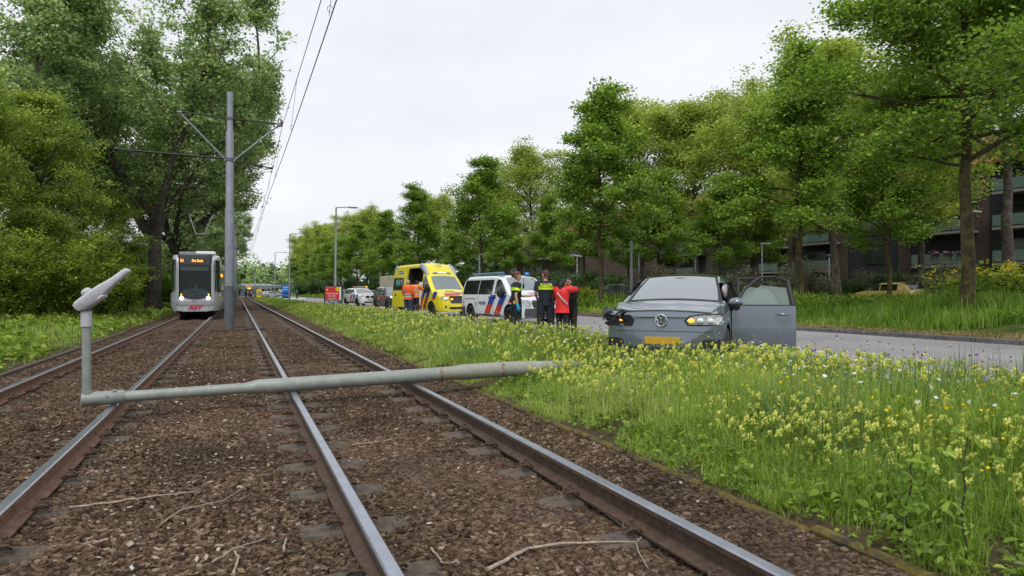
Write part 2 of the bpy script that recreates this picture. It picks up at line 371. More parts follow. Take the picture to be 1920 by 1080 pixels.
def sleepers(cx, dz, half, label, cliplab, y0, n, near):
    proto = link('sleeper', slm); tag(proto, label, 'sleeper', 'concrete sleepers half buried in the track bed'); proto.location = (cx, y0, dz)
    for k in range(n):
        o = proto if k == 0 else proto.copy()
        if k: C.objects.link(o)
        o.location = (cx, y0+k*.752, dz+random.uniform(-.008, .012)); o.rotation_euler.z = random.uniform(-.01, .01)
        if k < near:
            for sr in (-1, 1):
                for s in (-1, 1):
                    c = link('rail_clip', clipm, o); c.location = (sr*half+s*.03, 0, -.135); c.rotation_euler.z = 0 if s > 0 else math.pi
sleepers(1.3765, 0, .7575, 'concrete sleeper under the right hand track, between the mast and the verge', '', 1.02, 60, 26)
sleepers(-1.9725, -.02, .7445, 'concrete sleeper under the left hand track in front of the tram', '', 1.3, 56, 26)
# mossy concrete edging on both sides of the bed
mb = MB(); y = -1.0
while y < 60:
    l = .98; dx = random.uniform(-.015, .015); dz = random.uniform(-.012, .012)
    mb.box((3.04+dx, y+l/2, -.225+dz*2), (.08, l, .16), rot=(random.uniform(-.02, .02), random.uniform(-.12, .12), random.uniform(-.02, .02)), bev=.018); y += 1
tag(mb.build('kerb_edging', mossy), kind='structure')
mb = MB()
for y in np.arange(-1, 26, 1.0): mb.box((-3.5, y+.49, -.19), (.09, .97, .16), rot=(0, 0, random.uniform(-.01, .01)), bev=.012)
tag(mb.build('kerb_edging', concrete), kind='structure')
# road, kerbs, markings, side street
def road_mat():
    m = bpy.data.materials.new('asphalt'); t, b = nodes(m); n = t.nodes.new; l = t.links.new
    tc = n('ShaderNodeTexCoord'); z = n('ShaderNodeTexNoise'); z.inputs['Scale'].default_value = 45; z.inputs['Detail'].default_value = 3
    z2 = n('ShaderNodeTexNoise'); z2.inputs['Scale'].default_value = .35; z2.inputs['Detail'].default_value = 6
    l(tc.outputs['Object'], z.inputs['Vector']); l(tc.outputs['Object'], z2.inputs['Vector'])
    r = n('ShaderNodeValToRGB'); e = r.color_ramp.elements; e[0].position = .36; e[0].color = (.13, .125, .128, 1); e[1].position = .64; e[1].color = (.44, .425, .43, 1)
    mr = n('ShaderNodeMapRange'); mr.inputs[1].default_value = .3; mr.inputs[2].default_value = .7; mr.inputs[3].default_value = .8; mr.inputs[4].default_value = 1.12
    ml = n('ShaderNodeMix'); ml.data_type = 'RGBA'; ml.blend_type = 'MULTIPLY'; ml.inputs[0].default_value = 1
    l(z.outputs['Fac'], r.inputs[0]); l(z2.outputs['Fac'], mr.inputs[0]); l(r.outputs[0], ml.inputs[6]); l(mr.outputs[0], ml.inputs[7]); l(ml.outputs[2], b.inputs['Base Color'])
    b.inputs['Roughness'].default_value = .9; b.inputs['Specular IOR Level'].default_value = .25
    bp = n('ShaderNodeBump'); bp.inputs['Strength'].default_value = .5; bp.inputs['Distance'].default_value = .01; l(z.outputs['Fac'], bp.inputs['Height']); l(bp.outputs[0], b.inputs['Normal'])
    return m
asphalt = road_mat(); paint = mat('road_paint', (.72, .72, .70), .6, 0, .15, 12)
def sheet(x0, x1, y0, y1, z): 
    mb = MB(); mb.add([(x0, y0, z), (x1, y0, z), (x1, y1, z), (x0, y1, z)], [(0, 1, 2, 3)]); return mb
tag(sheet(7.5, 16.3, -40, 420, 0).build('road', asphalt), kind='structure')
tag(sheet(31, 36.5, -40, 420, .2).build('side_street', asphalt), kind='structure')
mb = MB()
for k in range(-4, 70): y = 10.07+4*k; mb.add([(10.75, y, .004), (10.88, y, .004), (10.88, y+1, .004), (10.75, y+1, .004)], [(0, 1, 2, 3)])
tag(mb.build('road_marking', paint), kind='structure')
mb = MB()
for y in np.arange(-10, 110, 1.0): mb.box((16.39, y+.495, .02), (.15, .985, .20), rot=(0, 0, random.uniform(-.004, .004)), bev=.02)
mb.box((16.39, 230, .02), (.15, 240, .20)); tag(mb.build('kerb', kerbm), kind='structure')
mb = MB(); mb.box((7.45, 150, -.04), (.12, 380, .12)); tag(mb.build('kerb', kerbm), kind='structure')
# ---------------------------------------------------------------- foliage materials
lf_linden = leafmat('linden_leaf', [(0.096, 0.160, 0.033), (0.165, 0.268, 0.047), (0.256, 0.396, 0.062), (0.411, 0.562, 0.100)])
lf_plane = leafmat('plane_leaf', [(0.188, 0.240, 0.047), (0.293, 0.373, 0.077), (0.425, 0.504, 0.114), (0.584, 0.649, 0.173)])
lf_poplar = leafmat('poplar_leaf', [(0.142, 0.213, 0.088), (0.241, 0.342, 0.130), (0.358, 0.485, 0.175), (0.623, 0.697, 0.328)])
lf_maple = leafmat('maple_leaf', [(0.118, 0.178, 0.046), (0.224, 0.317, 0.063), (0.352, 0.453, 0.091), (0.518, 0.551, 0.137)])
lf_shrub = leafmat('shrub_leaf', [(0.088, 0.132, 0.021), (0.157, 0.234, 0.030), (0.264, 0.358, 0.049), (0.404, 0.497, 0.087)])
lf_dark = leafmat('evergreen_leaf', [(0.034, 0.062, 0.021), (0.056, 0.104, 0.029), (0.090, 0.166, 0.042), (0.134, 0.229, 0.062)])
lf_grey = leafmat('willow_leaf', [(.10, .10, .065), (.17, .165, .11), (.24, .235, .16), (.32, .31, .22)])
bark_moss = mat('mossy_bark', (.055, .042, .028), .95, 0, .4, 5, .8, 18, col2=(.125, .105, .032))
bark = mat('grey_bark', (.075, .062, .05), .95, 0, .4, 4, 1, 14, col2=(.15, .125, .10))
bark_dark = mat('dark_bark', (.045, .035, .026), .95, 0, .4, 4, .8, 14)
def leaves(centres, per, spread, size, seed, flat=.5, droop=0.2, tvar=.22, zs=.62, fold=False):
    r = np.random.default_rng(seed); c = np.asarray(centres); k = len(c)
    cl_t = r.normal(0, tvar, k)
    idx = np.repeat(np.arange(k), per); n = len(idx)
    off = r.normal(0, 1, (n, 3))*np.array([spread, spread, spread*zs]); P = c[idx]+off
    s = size*r.uniform(.65, 1.3, n)
    nz = r.normal(0, 1, (n, 3)); nz[:, 2] = np.abs(nz[:, 2])+flat; nz /= np.linalg.norm(nz, axis=1)[:, None]
    d = r.normal(0, 1, (n, 3)); d[:, 2] -= droop; d -= nz*(d*nz).sum(1)[:, None]; d /= np.linalg.norm(d, axis=1)[:, None]
    e = np.cross(nz, d); a = d*s[:, None]*.62; b = e*s[:, None]*.46
    T = np.clip(.45+cl_t[idx]+r.normal(0, .2, n), 0, 1)
    if fold:      # a pointed oval leaf folded along its midrib
        u = nz*(s*.16)[:, None]; V = np.stack([P-a*1.1, P-b*.85-a*.45+u, P-b*.7+a*.4+u, P+a*1.25-u*.6, P+b*.7+a*.4+u, P+b*.85-a*.45+u], 1).reshape(-1, 3)
        F = (np.array([(0, 1, 2, 3), (0, 3, 4, 5)])[None]+(np.arange(n)*6)[:, None, None]).reshape(-1, 4); return V, F, np.repeat(T, 2)
    V = np.stack([P-a, P-b-a*.15, P+a, P+b-a*.15], 1).reshape(-1, 3); F = np.arange(4*n).reshape(n, 4)
    return V, F, T
def tree_meshes(name, H, cb, Rad, prof, nl, rt, seed, lm, bm, per=46, leaf=.13, spread=.3, lean=.0, up=.35, twigs=5, sub=4, trunk_top=.92, wob=.12, order=1.0, droop=.2, tvar=.22, xs=1, flat=.95, zs=.42):
    """one tapered trunk with limbs and twigs, leaf clumps on the twig ends"""
    rd = random.Random(seed); mb = MB(); cen = []
    tp = []; K = 9; x = y = 0
    for i in range(K+1):
        h = H*trunk_top*i/K; x += rd.gauss(0, wob); y += rd.gauss(0, wob)
        if i == 0: x = y = 0
        tp.append(Vector((x+lean*h, y, h)))
    tr = [max(.02, rt*(1-.85*(i/K)**.9)) for i in range(K+1)]; tr[0] = rt*1.35
    tp.insert(1, tp[0].lerp(tp[1], .25)); tr.insert(1, rt*1.03)
    mb.tube(tp, tr, 10)
    def trunk_at(h):
        for i in range(len(tp)-1):
            if tp[i].z <= h <= tp[i+1].z:
                f = (h-tp[i].z)/max(1e-6, tp[i+1].z-tp[i].z); return tp[i].lerp(tp[i+1], f), tr[i]*(1-f)+tr[i+1]*f
        return tp[-1], tr[-1]
    for k in range(nl):
        f = (k+rd.random()*.8)/nl; f = f**order; h = cb+(H*trunk_top-cb)*f
        p, r0 = trunk_at(h); az = k*2.4+rd.uniform(-.5, .5)
        ft = min(1, f+.12); L_ = Rad*prof(f)*rd.uniform(.62, 1.2)
        el = up+.75*f+rd.uniform(-.12, .18)
        d = Vector((math.cos(az)*math.cos(el), math.sin(az)*math.cos(el), math.sin(el)))
        pts = [p]; n = 5
        for i in range(n):
            d = (d+Vector((rd.gauss(0, .12), rd.gauss(0, .12), rd.gauss(0.02, .09)))).normalized(); pts.append(pts[-1]+d*L_/n)
        rr = min(r0*.6, .02+L_*.016); mb.tube(pts, [rr*(1-.82*i/n) for i in range(n+1)], 6)
        for j in range(sub+int(L_)):
            q = rd.uniform(.28, 1); i = min(n-1, int(q*n)); b = pts[i].lerp(pts[i+1], q*n-i)
            dd = (d*.6+Vector((rd.gauss(0, .75), rd.gauss(0, .75), rd.gauss(.15, .45)))).normalized(); l = L_*rd.uniform(.18, .42)*(1.15-q*.5)
            e1 = b+dd*l*.5+Vector((0, 0, l*.06)); e2 = b+dd*l; mb.tube([b, e1, e2], [rr*.32, rr*.2, .006], 4, cap=False)
            for t in range(twigs):
                q2 = rd.uniform(.3, 1.05); e3 = b+dd*l*q2
                e4 = e3+Vector((rd.gauss(0, .3), rd.gauss(0, .3), rd.gauss(.04, .2)))*min(1.3, .5+l*.5)
                if rd.random() < .4: mb.tube([e3, e4], [.01, .004], 3, cap=False)
                cen.append(tuple(e4))
    for t in range(4): cen.append(tuple(tp[-1]+Vector((rd.gauss(0, .15), rd.gauss(0, .15), rd.uniform(0, H*.08)))))
    V, F, T = leaves(cen, per, spread, leaf, seed, flat=flat, droop=droop, tvar=tvar, zs=zs)
    return mb.mesh('trunk', bm), npmesh('crown', V, F, lm, T)
def put_tree(name, ms, loc, label, cat, group=None, s=1.0, rz=None, sz=None):
    o = empty(name, loc, random.uniform(0, 6.28) if rz is None else rz, label, cat, group)
    o.scale = (s, s, sz or s); link('trunk', ms[0], o); link('crown', ms[1], o); return o
egg = lambda f: (1-.82*f**1.4)*(.72+.28*min(1, f*5))
lindens = [tree_meshes('l', 12.6, 3.9, 3.5, egg, 32, .17, s, lf_linden, bark_moss, per=34, leaf=.135, spread=.30, up=.12) for s in (3, 11)]
bigl = tree_meshes('l', 13.6, 4.4, 4.9, egg, 38, .21, 21, lf_linden, bark_moss, per=56, leaf=.105, spread=.34, up=.10)
rnd = lambda f: math.sin(math.pi*(.22+.72*f))**.8
plane_hi = tree_meshes('p', 16.5, 7.6, 6.4, rnd, 26, .36, 17, lf_linden, bark, per=40, leaf=.16, spread=.42, up=.3, twigs=5, sub=5, tvar=.2, order=.8)
planes = [tree_meshes('p', 17, 4.6, 6.6, rnd, 30, .3, s, lf_plane, bark, per=34, leaf=.17, spread=.46, up=.35, twigs=5, sub=5, tvar=.15, order=.8) for s in (5, 8)]
# the row of lindens on the grass beyond the road (front row)
rowA = [('largest linden with a mossy trunk, rising out of the frame beside the yellow flowered bush', 1810, 19.9, 1.0),
        ('linden with a tall pointed crown, left of the grey metal column', 1125, 38.5, 1.04),
        ('linden standing behind the white police van', 905, 57, 1.0), ('linden standing behind the yellow ambulance', 785, 77, 1.06)]
for i, (lb, px, d, s) in enumerate(rowA):
    o = put_tree('linden_tree', bigl if i == 0 else lindens[i % 2], W(px, d, gz(W(px, d).x)-.05), lb, 'tree', 'lindens planted in rows along the road', s, rz=[2.2, .9, 2.4, 4][i])
for Y, s, lb in ((95, 1.0, 'linden in the front row above the grey car'), (115, 1.02, 'linden in the front row just right of the nearest standing street lamp'), (136, .98, 'linden in the front row just left of the nearest standing street lamp'), (158, 1, 'linden in the front row far down the road, between the two nearest standing lamps'),
              (182, 1.05, 'far linden in the front row close to the second street lamp'), (208, 1, 'far linden in the front row behind the blue advertising panel'), (250, 1.35, 'conical tree at the far end of the front row')):
    put_tree('linden_tree', lindens[random.randrange(2)], (19+random.uniform(-.5, .5), Y, .35), lb, 'tree', 'lindens planted in rows along the road', s)
for px, d, s, lb in ((1500, 30.5, .95, 'linden rising behind the open doors of the crashed car'), (1097, 51, .86, 'linden seen through the crown of the tree behind the crashed car'), (1665, 34, .82, 'lower linden over the yellow hatchback'),
                  (1352, 46, .74, 'small linden behind the roof of the crashed car'), (950, 72, .84, 'linden in the second row right of the police van roof'), (1235, 44, .72, 'low broad linden left of the crashed car roof, before the dark flats'),
                  (850, 92, .88, 'linden in the second row behind the ambulance'), (1420, 56, .8, 'linden in the back row in front of the dark flats'), (1030, 62, .78, 'linden in the second row over the embracing women'), (745, 100, .9, 'linden in the second row over the grey car'), (690, 130, 1, 'linden in the second row above the marked police car'),
                  (640, 165, 1, 'linden in the second row behind the nearest standing lamp'), (1180, 66, .85, 'linden in the back row beside the grey metal lamp column')):
    p = W(px, d); put_tree('linden_tree', lindens[random.randrange(2)], (p.x, p.y, gz(p.x)-.05), lb, 'tree', 'lindens planted in rows along the road', s)
# pale plane trees behind
for i, (px, d, s, lb) in enumerate(((1575, 40, .9, 'pale plane tree with a thick low fork, between the two lindens on the right'), (1893, 33, .9, 'plane tree with a gnarled thick trunk at the right edge of the picture'),
                      (1300, 54, .93, 'tall pale plane tree behind the crashed car, topping the lindens'), (1205, 62, 1.0, 'tall pale plane tree left of the highest pale crown'), (1400, 58, 1.02, 'tall pale plane tree right of the highest pale crown'), (1000, 84, 1.03, 'pale plane tree behind the police van and the policemen'),
                      (690, 150, 1.1, 'pale plane tree far off above the marked police car'), (655, 175, 1.15, 'far pale round crown right of the nearest standing street lamp'), (618, 200, 1.2, 'far pale round crown left of the nearest standing street lamp'),
                      (590, 225, 1.25, 'far pale round crown halfway between the two nearest standing lamps'), (568, 250, 1.25, 'far pale round crown right beside the second street lamp'), (1720, 48, .9, 'pale plane tree over the roof of the dark flats'), (930, 105, 1, 'pale plane tree far behind the gap between ambulance and police van'), (820, 120, 1, 'pale plane tree far behind the ambulance'), (1500, 62, 1.0, 'pale plane tree behind the linden at the open car doors'))):
    p = W(px, d); put_tree('plane_tree', plane_hi if i == 1 else planes[i % 2], (p.x, p.y, gz(p.x)), lb, 'tree', 'pale plane trees behind the lindens', s)
# big poplars on the left
def poplar(seed, forks=6, H=29, Rad=10.5):
    rd = random.Random(seed); mb = MB(); cen = []
    tp = [Vector((0, 0, -.2)), Vector((.05, 0, .8)), Vector((.1, 0, 3.5)), Vector((.3, .1, 7))]; mb.tube(tp, [.72, .52, .44, .42], 12)
    for k in range(forks):
        az = k*2*math.pi/forks+rd.uniform(-.3, .3); el = rd.uniform(.85, 1.25) if k else 1.45
        L_ = H*.8*rd.uniform(.85, 1.0)*(1 if el > 1 else .85); st = tp[2].lerp(tp[3], rd.random())
        d = Vector((math.cos(az)*math.cos(el-.25), math.sin(az)*math.cos(el-.25), math.sin(el-.25))); pts = [st]; n = 9
        for i in range(n):
            d = (d+Vector((rd.gauss(0, .07), rd.gauss(0, .07), .07))).normalized(); q_ = pts[-1]+d*L_/n; lm_ = float(np.interp(q_.z, [2, 6, 10.5, 15, 19, 24, 29, 32], [3, 4, 6, 7, 7.3, 6.8, 5, 2])); r_ = math.hypot(q_.x, q_.y)
            if r_ > lm_: q_.x *= lm_/r_; q_.y *= lm_/r_
            pts.append(q_)
        mb.tube(pts, [.27*(1-.9*i/n) for i in range(n+1)], 8)
        for j in range(26):
            q = rd.uniform(.12, 1); i = min(n-1, int(q*n)); b = pts[i].lerp(pts[i+1], q*n-i)
            l = (6.2*(1-q)**.7+1.6)*rd.uniform(.6, 1.1); a2 = rd.uniform(0, 6.28) if rd.random() < .45 else az+rd.gauss(0, 1)
            dd = Vector((math.cos(a2)*.8, math.sin(a2)*.8, rd.uniform(-.05, .8))).normalized(); m1 = b+dd*l*.5+Vector((0, 0, l*.05)); m2 = b+dd*l+Vector((0, 0, l*.2))
            for q_ in (m1, m2):
                lm_ = float(np.interp(q_.z, [2, 6, 10.5, 15, 19, 24, 29, 32], [3, 4.8, 7.6, 8.6, 8.8, 8.2, 6, 3])); r_ = math.hypot(q_.x, q_.y)
                if r_ > lm_: q_.x *= lm_/r_; q_.y *= lm_/r_
            mb.tube([b, m1, m2], [.06, .04, .012], 5, cap=False)
            for t in range(7):
                s0 = m1.lerp(m2, rd.uniform(-.5, 1)); l2 = rd.uniform(.5, 1.8); d3 = Vector((rd.gauss(0, 1), rd.gauss(0, 1), rd.gauss(.1, .6))).normalized(); e = s0+d3*min(l2, 1.1)
                mb.tube([s0, e], [.018, .006], 3, cap=False)
                for u in range(4): cen.append(tuple(s0.lerp(e, rd.uniform(.3, 1.1))+Vector((rd.gauss(0, .18), rd.gauss(0, .18), rd.gauss(0, .18)))))
    # low shoots round the trunk
    for t in range(26):
        a = rd.uniform(0, 6.28); r_ = rd.uniform(.4, 3.2); cen.append((r_*math.cos(a), r_*math.sin(a), rd.uniform(3, 9)))
    ca = np.array(cen); lim = np.interp(ca[:, 2], [2, 6, 10.5, 15, 19, 24, 29, 32], [3, 4.8, 8.0, 9.2, 9.6, 9.0, 6.5, 3])*(.93+.08*np.sin(np.arctan2(ca[:, 1], ca[:, 0])*6+ca[:, 2]*1.3)+.07*np.sin(ca[:, 2]*2.3+seed)); rr_ = np.hypot(ca[:, 0], ca[:, 1])
    k_ = np.minimum(1, lim*rng.uniform(.86, 1.0, len(ca))/np.maximum(rr_, .01)); ca[:, 0] *= k_; ca[:, 1] *= k_
    # fill the outer shell of the crown
    n_ = 380; r3 = np.random.default_rng(seed); zz = r3.uniform(11, 30, n_); a3 = r3.uniform(0, 6.28, n_); l3 = np.interp(zz, [2, 6, 10.5, 15, 19, 24, 29, 32], [3, 4.8, 8.0, 9.2, 9.6, 9.0, 6.5, 3])*(.88+.1*np.sin(a3*6+zz*1.3))*r3.uniform(.4, 1.0, n_)**.6
    keep_ = (np.sin(a3*5+zz*.9+seed)+np.sin(zz*1.3-a3*3)+r3.normal(0, .5, n_)) > -.9
    ca = np.concatenate([ca, np.stack([l3*np.cos(a3), l3*np.sin(a3), zz], -1)[keep_]])
    V, F, T = leaves(ca, 17, .34, .2, seed, flat=.6, droop=.6, tvar=.22, zs=.5)
    return mb.mesh('trunk', bark), npmesh('crown', V, F, lf_poplar, T)
pops = [poplar(4), poplar(9, 7)]
GP = 'tall poplars on the left of the tram line'
put_tree('poplar_tree', pops[0], W(288, 50, 0), 'huge poplar with a thick furrowed trunk just left of the tram', 'tree', GP, 1.0, rz=1.0)
put_tree('poplar_tree', pops[1], W(333, 58, 0), 'huge forked poplar behind the roof of the tram', 'tree', GP, .9, rz=3.9)
p = W(120, 66); put_tree('poplar_tree', pops[1], p, 'tall poplar behind the yellowish field maple', 'tree', GP, 1.02, rz=.4)
p = W(-50, 42); put_tree('poplar_tree', pops[0], p, 'tall poplar whose crown fills the top left corner', 'tree', GP, .85, rz=4.2)
put_tree('poplar_tree', pops[0], W(398, 110, 0), 'distant poplar showing beside the mast above the tram', 'tree', GP, .66, rz=2.0)
put_tree('poplar_tree', pops[1], W(375, 90, 0), 'poplar behind the raised pantograph of the tram', 'tree', GP, .62, rz=5)
# yellow-green field maple
fm = tree_meshes('m', 12.8, 2.2, 4.1, lambda f: math.sin(math.pi*(.28+.66*f))**.7, 40, .19, 31, lf_maple, bark_dark, per=36, leaf=.11, spread=.30, up=.45, twigs=5, sub=6, wob=.2, tvar=.17)
put_tree('field_maple_tree', fm, W(98, 36, 0), 'yellowish green field maple in front of the poplars at the left edge', 'tree', 'yellowish field maples', .9, rz=1)
put_tree('field_maple_tree', fm, W(-55, 31, 0), 'field maple cut off by the left edge, partly bare inside', 'tree', 'yellowish field maples', .88, rz=3)
put_tree('field_maple_tree', fm, W(196, 46, 0), 'smaller yellowish field maple between the big maple and the thick poplar trunk', 'tree', 'yellowish field maples', .62, rz=5)
# shrubs
def shrub(seed, H, Rad, lm, ncl, per, leaf, spread, bm=bark_dark, stems=9, tvar=.2, layered=1.0):
    rd = random.Random(seed); mb = MB(); cen = []
    for k in range(stems):
        az = rd.uniform(0, 6.28); r_ = Rad*rd.uniform(.2, 1); hh = H*rd.uniform(.6, 1)*(1-.25*(r_/Rad)**2)
        p0 = Vector((rd.gauss(0, .2*Rad*.5), rd.gauss(0, .2*Rad*.5), 0)); p3 = Vector((r_*math.cos(az), r_*math.sin(az), hh)); pts = [p0]
        for i in range(1, 6): f = i/5; pts.append(p0.lerp(p3, f**(1.2))+Vector((rd.gauss(0, .07), rd.gauss(0, .07), H*.12*math.sin(f*3.1))))
        mb.tube(pts, [.035*(1-.85*i/5)*H/4+.004 for i in range(6)], 5, cap=False)
        for j in range(ncl//stems):
            q = rd.uniform(.15, 1.0); i = min(4, int(q*5)); b = pts[i].lerp(pts[i+1], q*5-i)
            e = b+Vector((rd.gauss(0, 1), rd.gauss(0, 1), rd.gauss(.1, .5)))*Rad*.22; 
            if e.z < .15: e.z = .15+rd.random()*.3
            mb.tube([b, e], [.01, .004], 3, cap=False); cen.append(tuple(e)); cen.append(tuple(b.lerp(e, .6)))
    V, F, T = leaves(cen, per, spread, leaf, seed, flat=1.2*layered, droop=.1, tvar=tvar)
    return mb.mesh('trunk', bm), npmesh('crown', V, F, lm, T)
shr = [shrub(s, 5.4, 2.4, lf_shrub, 190, 22, .13, .24, layered=1.4, stems=13, tvar=.26) for s in (2, 6)]
shd = shrub(12, 4.2, 2.6, lf_linden, 200, 36, .15, .28)
shg = shrub(15, 2.6, 1.5, lf_grey, 170, 22, .06, .14, tvar=.15)
dk = shrub(19, 2.2, 2.0, lf_dark, 200, 40, .09, .2)
GS = 'leafy shrubs along the left side of the tram line'
for i, (px, d, s, lb) in enumerate(((20, 29, .74, 'bright green shrub at the left edge behind the tipped lamp head'), (75, 32, .82, 'bright green shrub below the yellowish maple'), (130, 31, .68, 'bright green shrub directly left of the lamp head'),
                      (185, 34, .78, 'bright green shrub directly behind the lamp head'), (228, 38, .68, 'bright green shrub between lamp head and thick poplar trunk'), (-30, 27, .8, 'bright green shrub cut off by the left edge'),
                      (110, 40, 1.05, 'taller bright green shrub under the maple crown'), (30, 38, 1.0, 'taller bright green shrub at the left edge'), (205, 48, .8, 'bright green shrub left of the poplar roots'))):
    p = W(px, d); put_tree('leafy_shrub', shr[i % 2], (p.x, p.y, -.05), lb, 'shrub', GS, s)
for px, d, s, lb in ((245, 66, 1.1, 'dark green shrub behind the thick poplar trunk'), (316, 68, .8, 'dark green shrub right behind the tram front'), (150, 58, 1.5, 'dark green shrub in the shade behind the bright shrubs'), (60, 54, 1.5, 'dark green shrub in the shade at the left'), (-30, 48, 1.5, 'dark green shrub in the shade beyond the left edge'),
                  (345, 75, 1.3, 'dark green shrub showing over the roof of the tram'), (380, 95, 1.5, 'dark green shrub under the pantograph'), (215, 72, 1.7, 'dark green shrub deep in the shade between maple and poplar'), (405, 120, 1.5, 'dark green shrub left of the mast'), (300, 88, 1.8, 'dark green shrub deep in the shade behind the poplars'),
                  (420, 150, 1.6, 'distant dark green shrub behind the mast'), (120, 80, 2, 'tall dark shrub far behind the maples'), (0, 70, 2, 'tall dark shrub far behind the left edge')):
    p = W(px, d); put_tree('leafy_shrub', shd, (p.x, p.y, -.05), lb, 'shrub', GS, s)
GW = 'greyish willowy bushes before the flats'
for px, d, s, lb in ((1515, 34, 1.0, 'greyish willowy bush right of the open car door'), (1480, 38, .95, 'greyish willowy bush behind the open car door'), (1780, 34, 1.05, 'greyish bush left of the thick mossy trunk'), (1745, 37, .95, 'greyish bush right of the yellow hatchback'),
                  (1300, 46, 1, 'greyish willowy bush behind the crashed car roof'), (1240, 42, 1, 'greyish willowy bush left of the crashed car roof'), (1210, 46, 1, 'greyish bush beside the grey metal column'), (1400, 42, 1, 'greyish bush behind the crashed car windscreen'), (1350, 50, 1.1, 'greyish bush in front of the flats above the crashed car'), (1620, 46, 1, 'greyish bush behind the yellow hatchback')):
    p = W(px, d); put_tree('willow_bush', shg, (p.x, p.y, gz(p.x)), lb, 'shrub', GW, s)
GD = 'dark evergreen bushes before the flats'
for i, (px, d, s) in enumerate(((1700, 41, 1), (1650, 43, 1), (1600, 44, .9), (1560, 43, .9), (1830, 38, 1), (1450, 48, 1), (1160, 60, 1.3), (1110, 66, 1.5), (1060, 72, 1.5), (1010, 80, 1.6), (940, 88, 1.7), (880, 95, 1.8), (820, 105, 1.9), (760, 115, 2), (715, 128, 2), (670, 140, 2), (630, 170, 2.1), (600, 190, 2.2), (570, 215, 2.2), (1880, 40, 1))):
    p = W(px, d); wh = ['below the flats on the right', 'low behind the road between the tree trunks', 'far down the road under the trees'][0 if px > 1400 else (1 if px > 780 else 2)]
    put_tree('evergreen_bush', dk, (p.x, p.y, gz(p.x)), 'dark evergreen bush '+wh, 'shrub', GD+' '+wh, s)
# yellow flowering bush at the right edge
yb = shrub(23, 1.25, 1.5, lf_shrub, 150, 26, .1, .2)
ybf = leafmat('yellow_petal', [(.65, .5, .02), (.8, .65, .03), (.9, .75, .05)], .2)
r2 = np.random.default_rng(4); cc = r2.normal(0, 1, (70, 3))*[.8, .8, .12]+[0, 0, 1.28]; V, F, T = leaves(cc, 9, .05, .05, 5); ybfm = npmesh('blossom', V, F, ybf, T)
for px, d, s, lb in ((1890, 22.5, 1.1, 'yellow flowered bush at the right edge'), (1850, 25, 1, 'yellow flowered bush just right of the mossy trunk')):
    p = W(px, d); o = put_tree('flowering_bush', yb, (p.x, p.y, gz(p.x)+.1), lb, 'shrub', 'yellow flowered bushes', s); link('blossom', ybfm, o)
p = W(1085, 40); o = put_tree('flowering_bush', yb, (p.x, p.y, gz(p.x)), 'yellow flowered bush between the embracing women and the linden trunk', 'shrub', 'yellow flowered bushes', .8); link('blossom', ybfm, o)
# far wood at the end of the line (one mass nobody could count)
r2 = np.random.default_rng(8); cc = []
for k in range(46):
    px = r2.uniform(380, 620); d = r2.uniform(300, 400); h = r2.uniform(11, 19)*(1.0 if px < 490 else .8); p = W(px, d)
    q = r2.normal(0, 1, (34, 3))*[3.4, 3.4, h*.2]+[p.x, p.y, h*.6]; cc.append(q)
cc = np.concatenate(cc); cc[:, 2] = np.clip(cc[:, 2], .5, 30); V, F, T = leaves(cc, 22, 1.5, 1.1, 6, tvar=.2)
tag(link('distant_wood', npmesh('distant_wood', V, F, lf_poplar, T)), 'far wood closing the view at the end of the tram line', 'wood', kind='stuff')
r2 = np.random.default_rng(9); cc = []
for k in range(90):
    px = r2.uniform(-400, 2600); d = r2.uniform(130, 200)
    if 395 < px < 640: continue
    h = r2.uniform(10, 15); p = W(px, d); cc.append(r2.normal(0, 1, (30, 3))*[4, 4, h*.2]+[p.x, p.y, h*.5])
cc = np.concatenate(cc); cc[:, 2] = np.clip(cc[:, 2], .5, 30); V, F, T = leaves(cc, 20, 1.5, 1.2, 7, tvar=.2)
tag(link('background_wood', npmesh('background_wood', V, F, lf_dark, T)), 'dark mass of trees far behind on both sides', 'wood', kind='stuff')
# ---------------------------------------------------------------- grass
def vis_pts(n, x0, x1, dmin, dmax, pw, r):
    "points on a strip of ground, thinning out with distance"
    out = np.zeros((0, 2))
    while len(out) < n:
        d = dmin*(dmax/dmin)**(r.random(n*2)**pw); px = r.uniform(-1500, 3200, n*2)
        lat = (px-960)/1280*d; X = math.sin(YAW)*d+math.cos(YAW)*lat; Y = math.cos(YAW)*d-math.sin(YAW)*lat
        k = (X > x0) & (X < x1) & (Y > -2); out = np.concatenate([out, np.stack([X[k], Y[k]], -1)])
    return out[:n]
def blades(P, z, h, wd, lean, r, segs=3, tint=None, curl=1.0):
    n = len(P); az = r.uniform(0, 6.28, n); ln = np.abs(r.normal(0, lean, n)); wa = az+r.uniform(1.2, 1.9, n)
    dirv = np.stack([np.cos(az), np.sin(az)], -1); wv = np.stack([np.cos(wa), np.sin(wa)], -1)*wd[:, None]/2
    rows = []
    for i in range(segs+1):
        f = i/segs; c = P+dirv*(ln*h*f**1.7)[:, None]; zz = z+h*(f-.35*curl*ln*f**3)
        k = (1-f**1.6) if i < segs else 0
        if i < segs:
            rows.append(np.concatenate([c-wv*k, zz[:, None]], -1)); rows.append(np.concatenate([c+wv*k, zz[:, None]], -1))
        else: rows.append(np.concatenate([c, zz[:, None]], -1))
    V = np.stack(rows, 1).reshape(-1, 3); m = 2*segs+1; fb = []
    for i in range(segs-1): fb += [(2*i, 2*i+1, 2*i+3), (2*i, 2*i+3, 2*i+2)]
    fb.append((2*segs-2, 2*segs-1, 2*segs))
    F = (np.array(fb)[None]+(np.arange(n)*m)[:, None, None]).reshape(-1, 3)
    if tint is None: tint = r.random(n)
    return V, F, np.repeat(tint, len(fb))
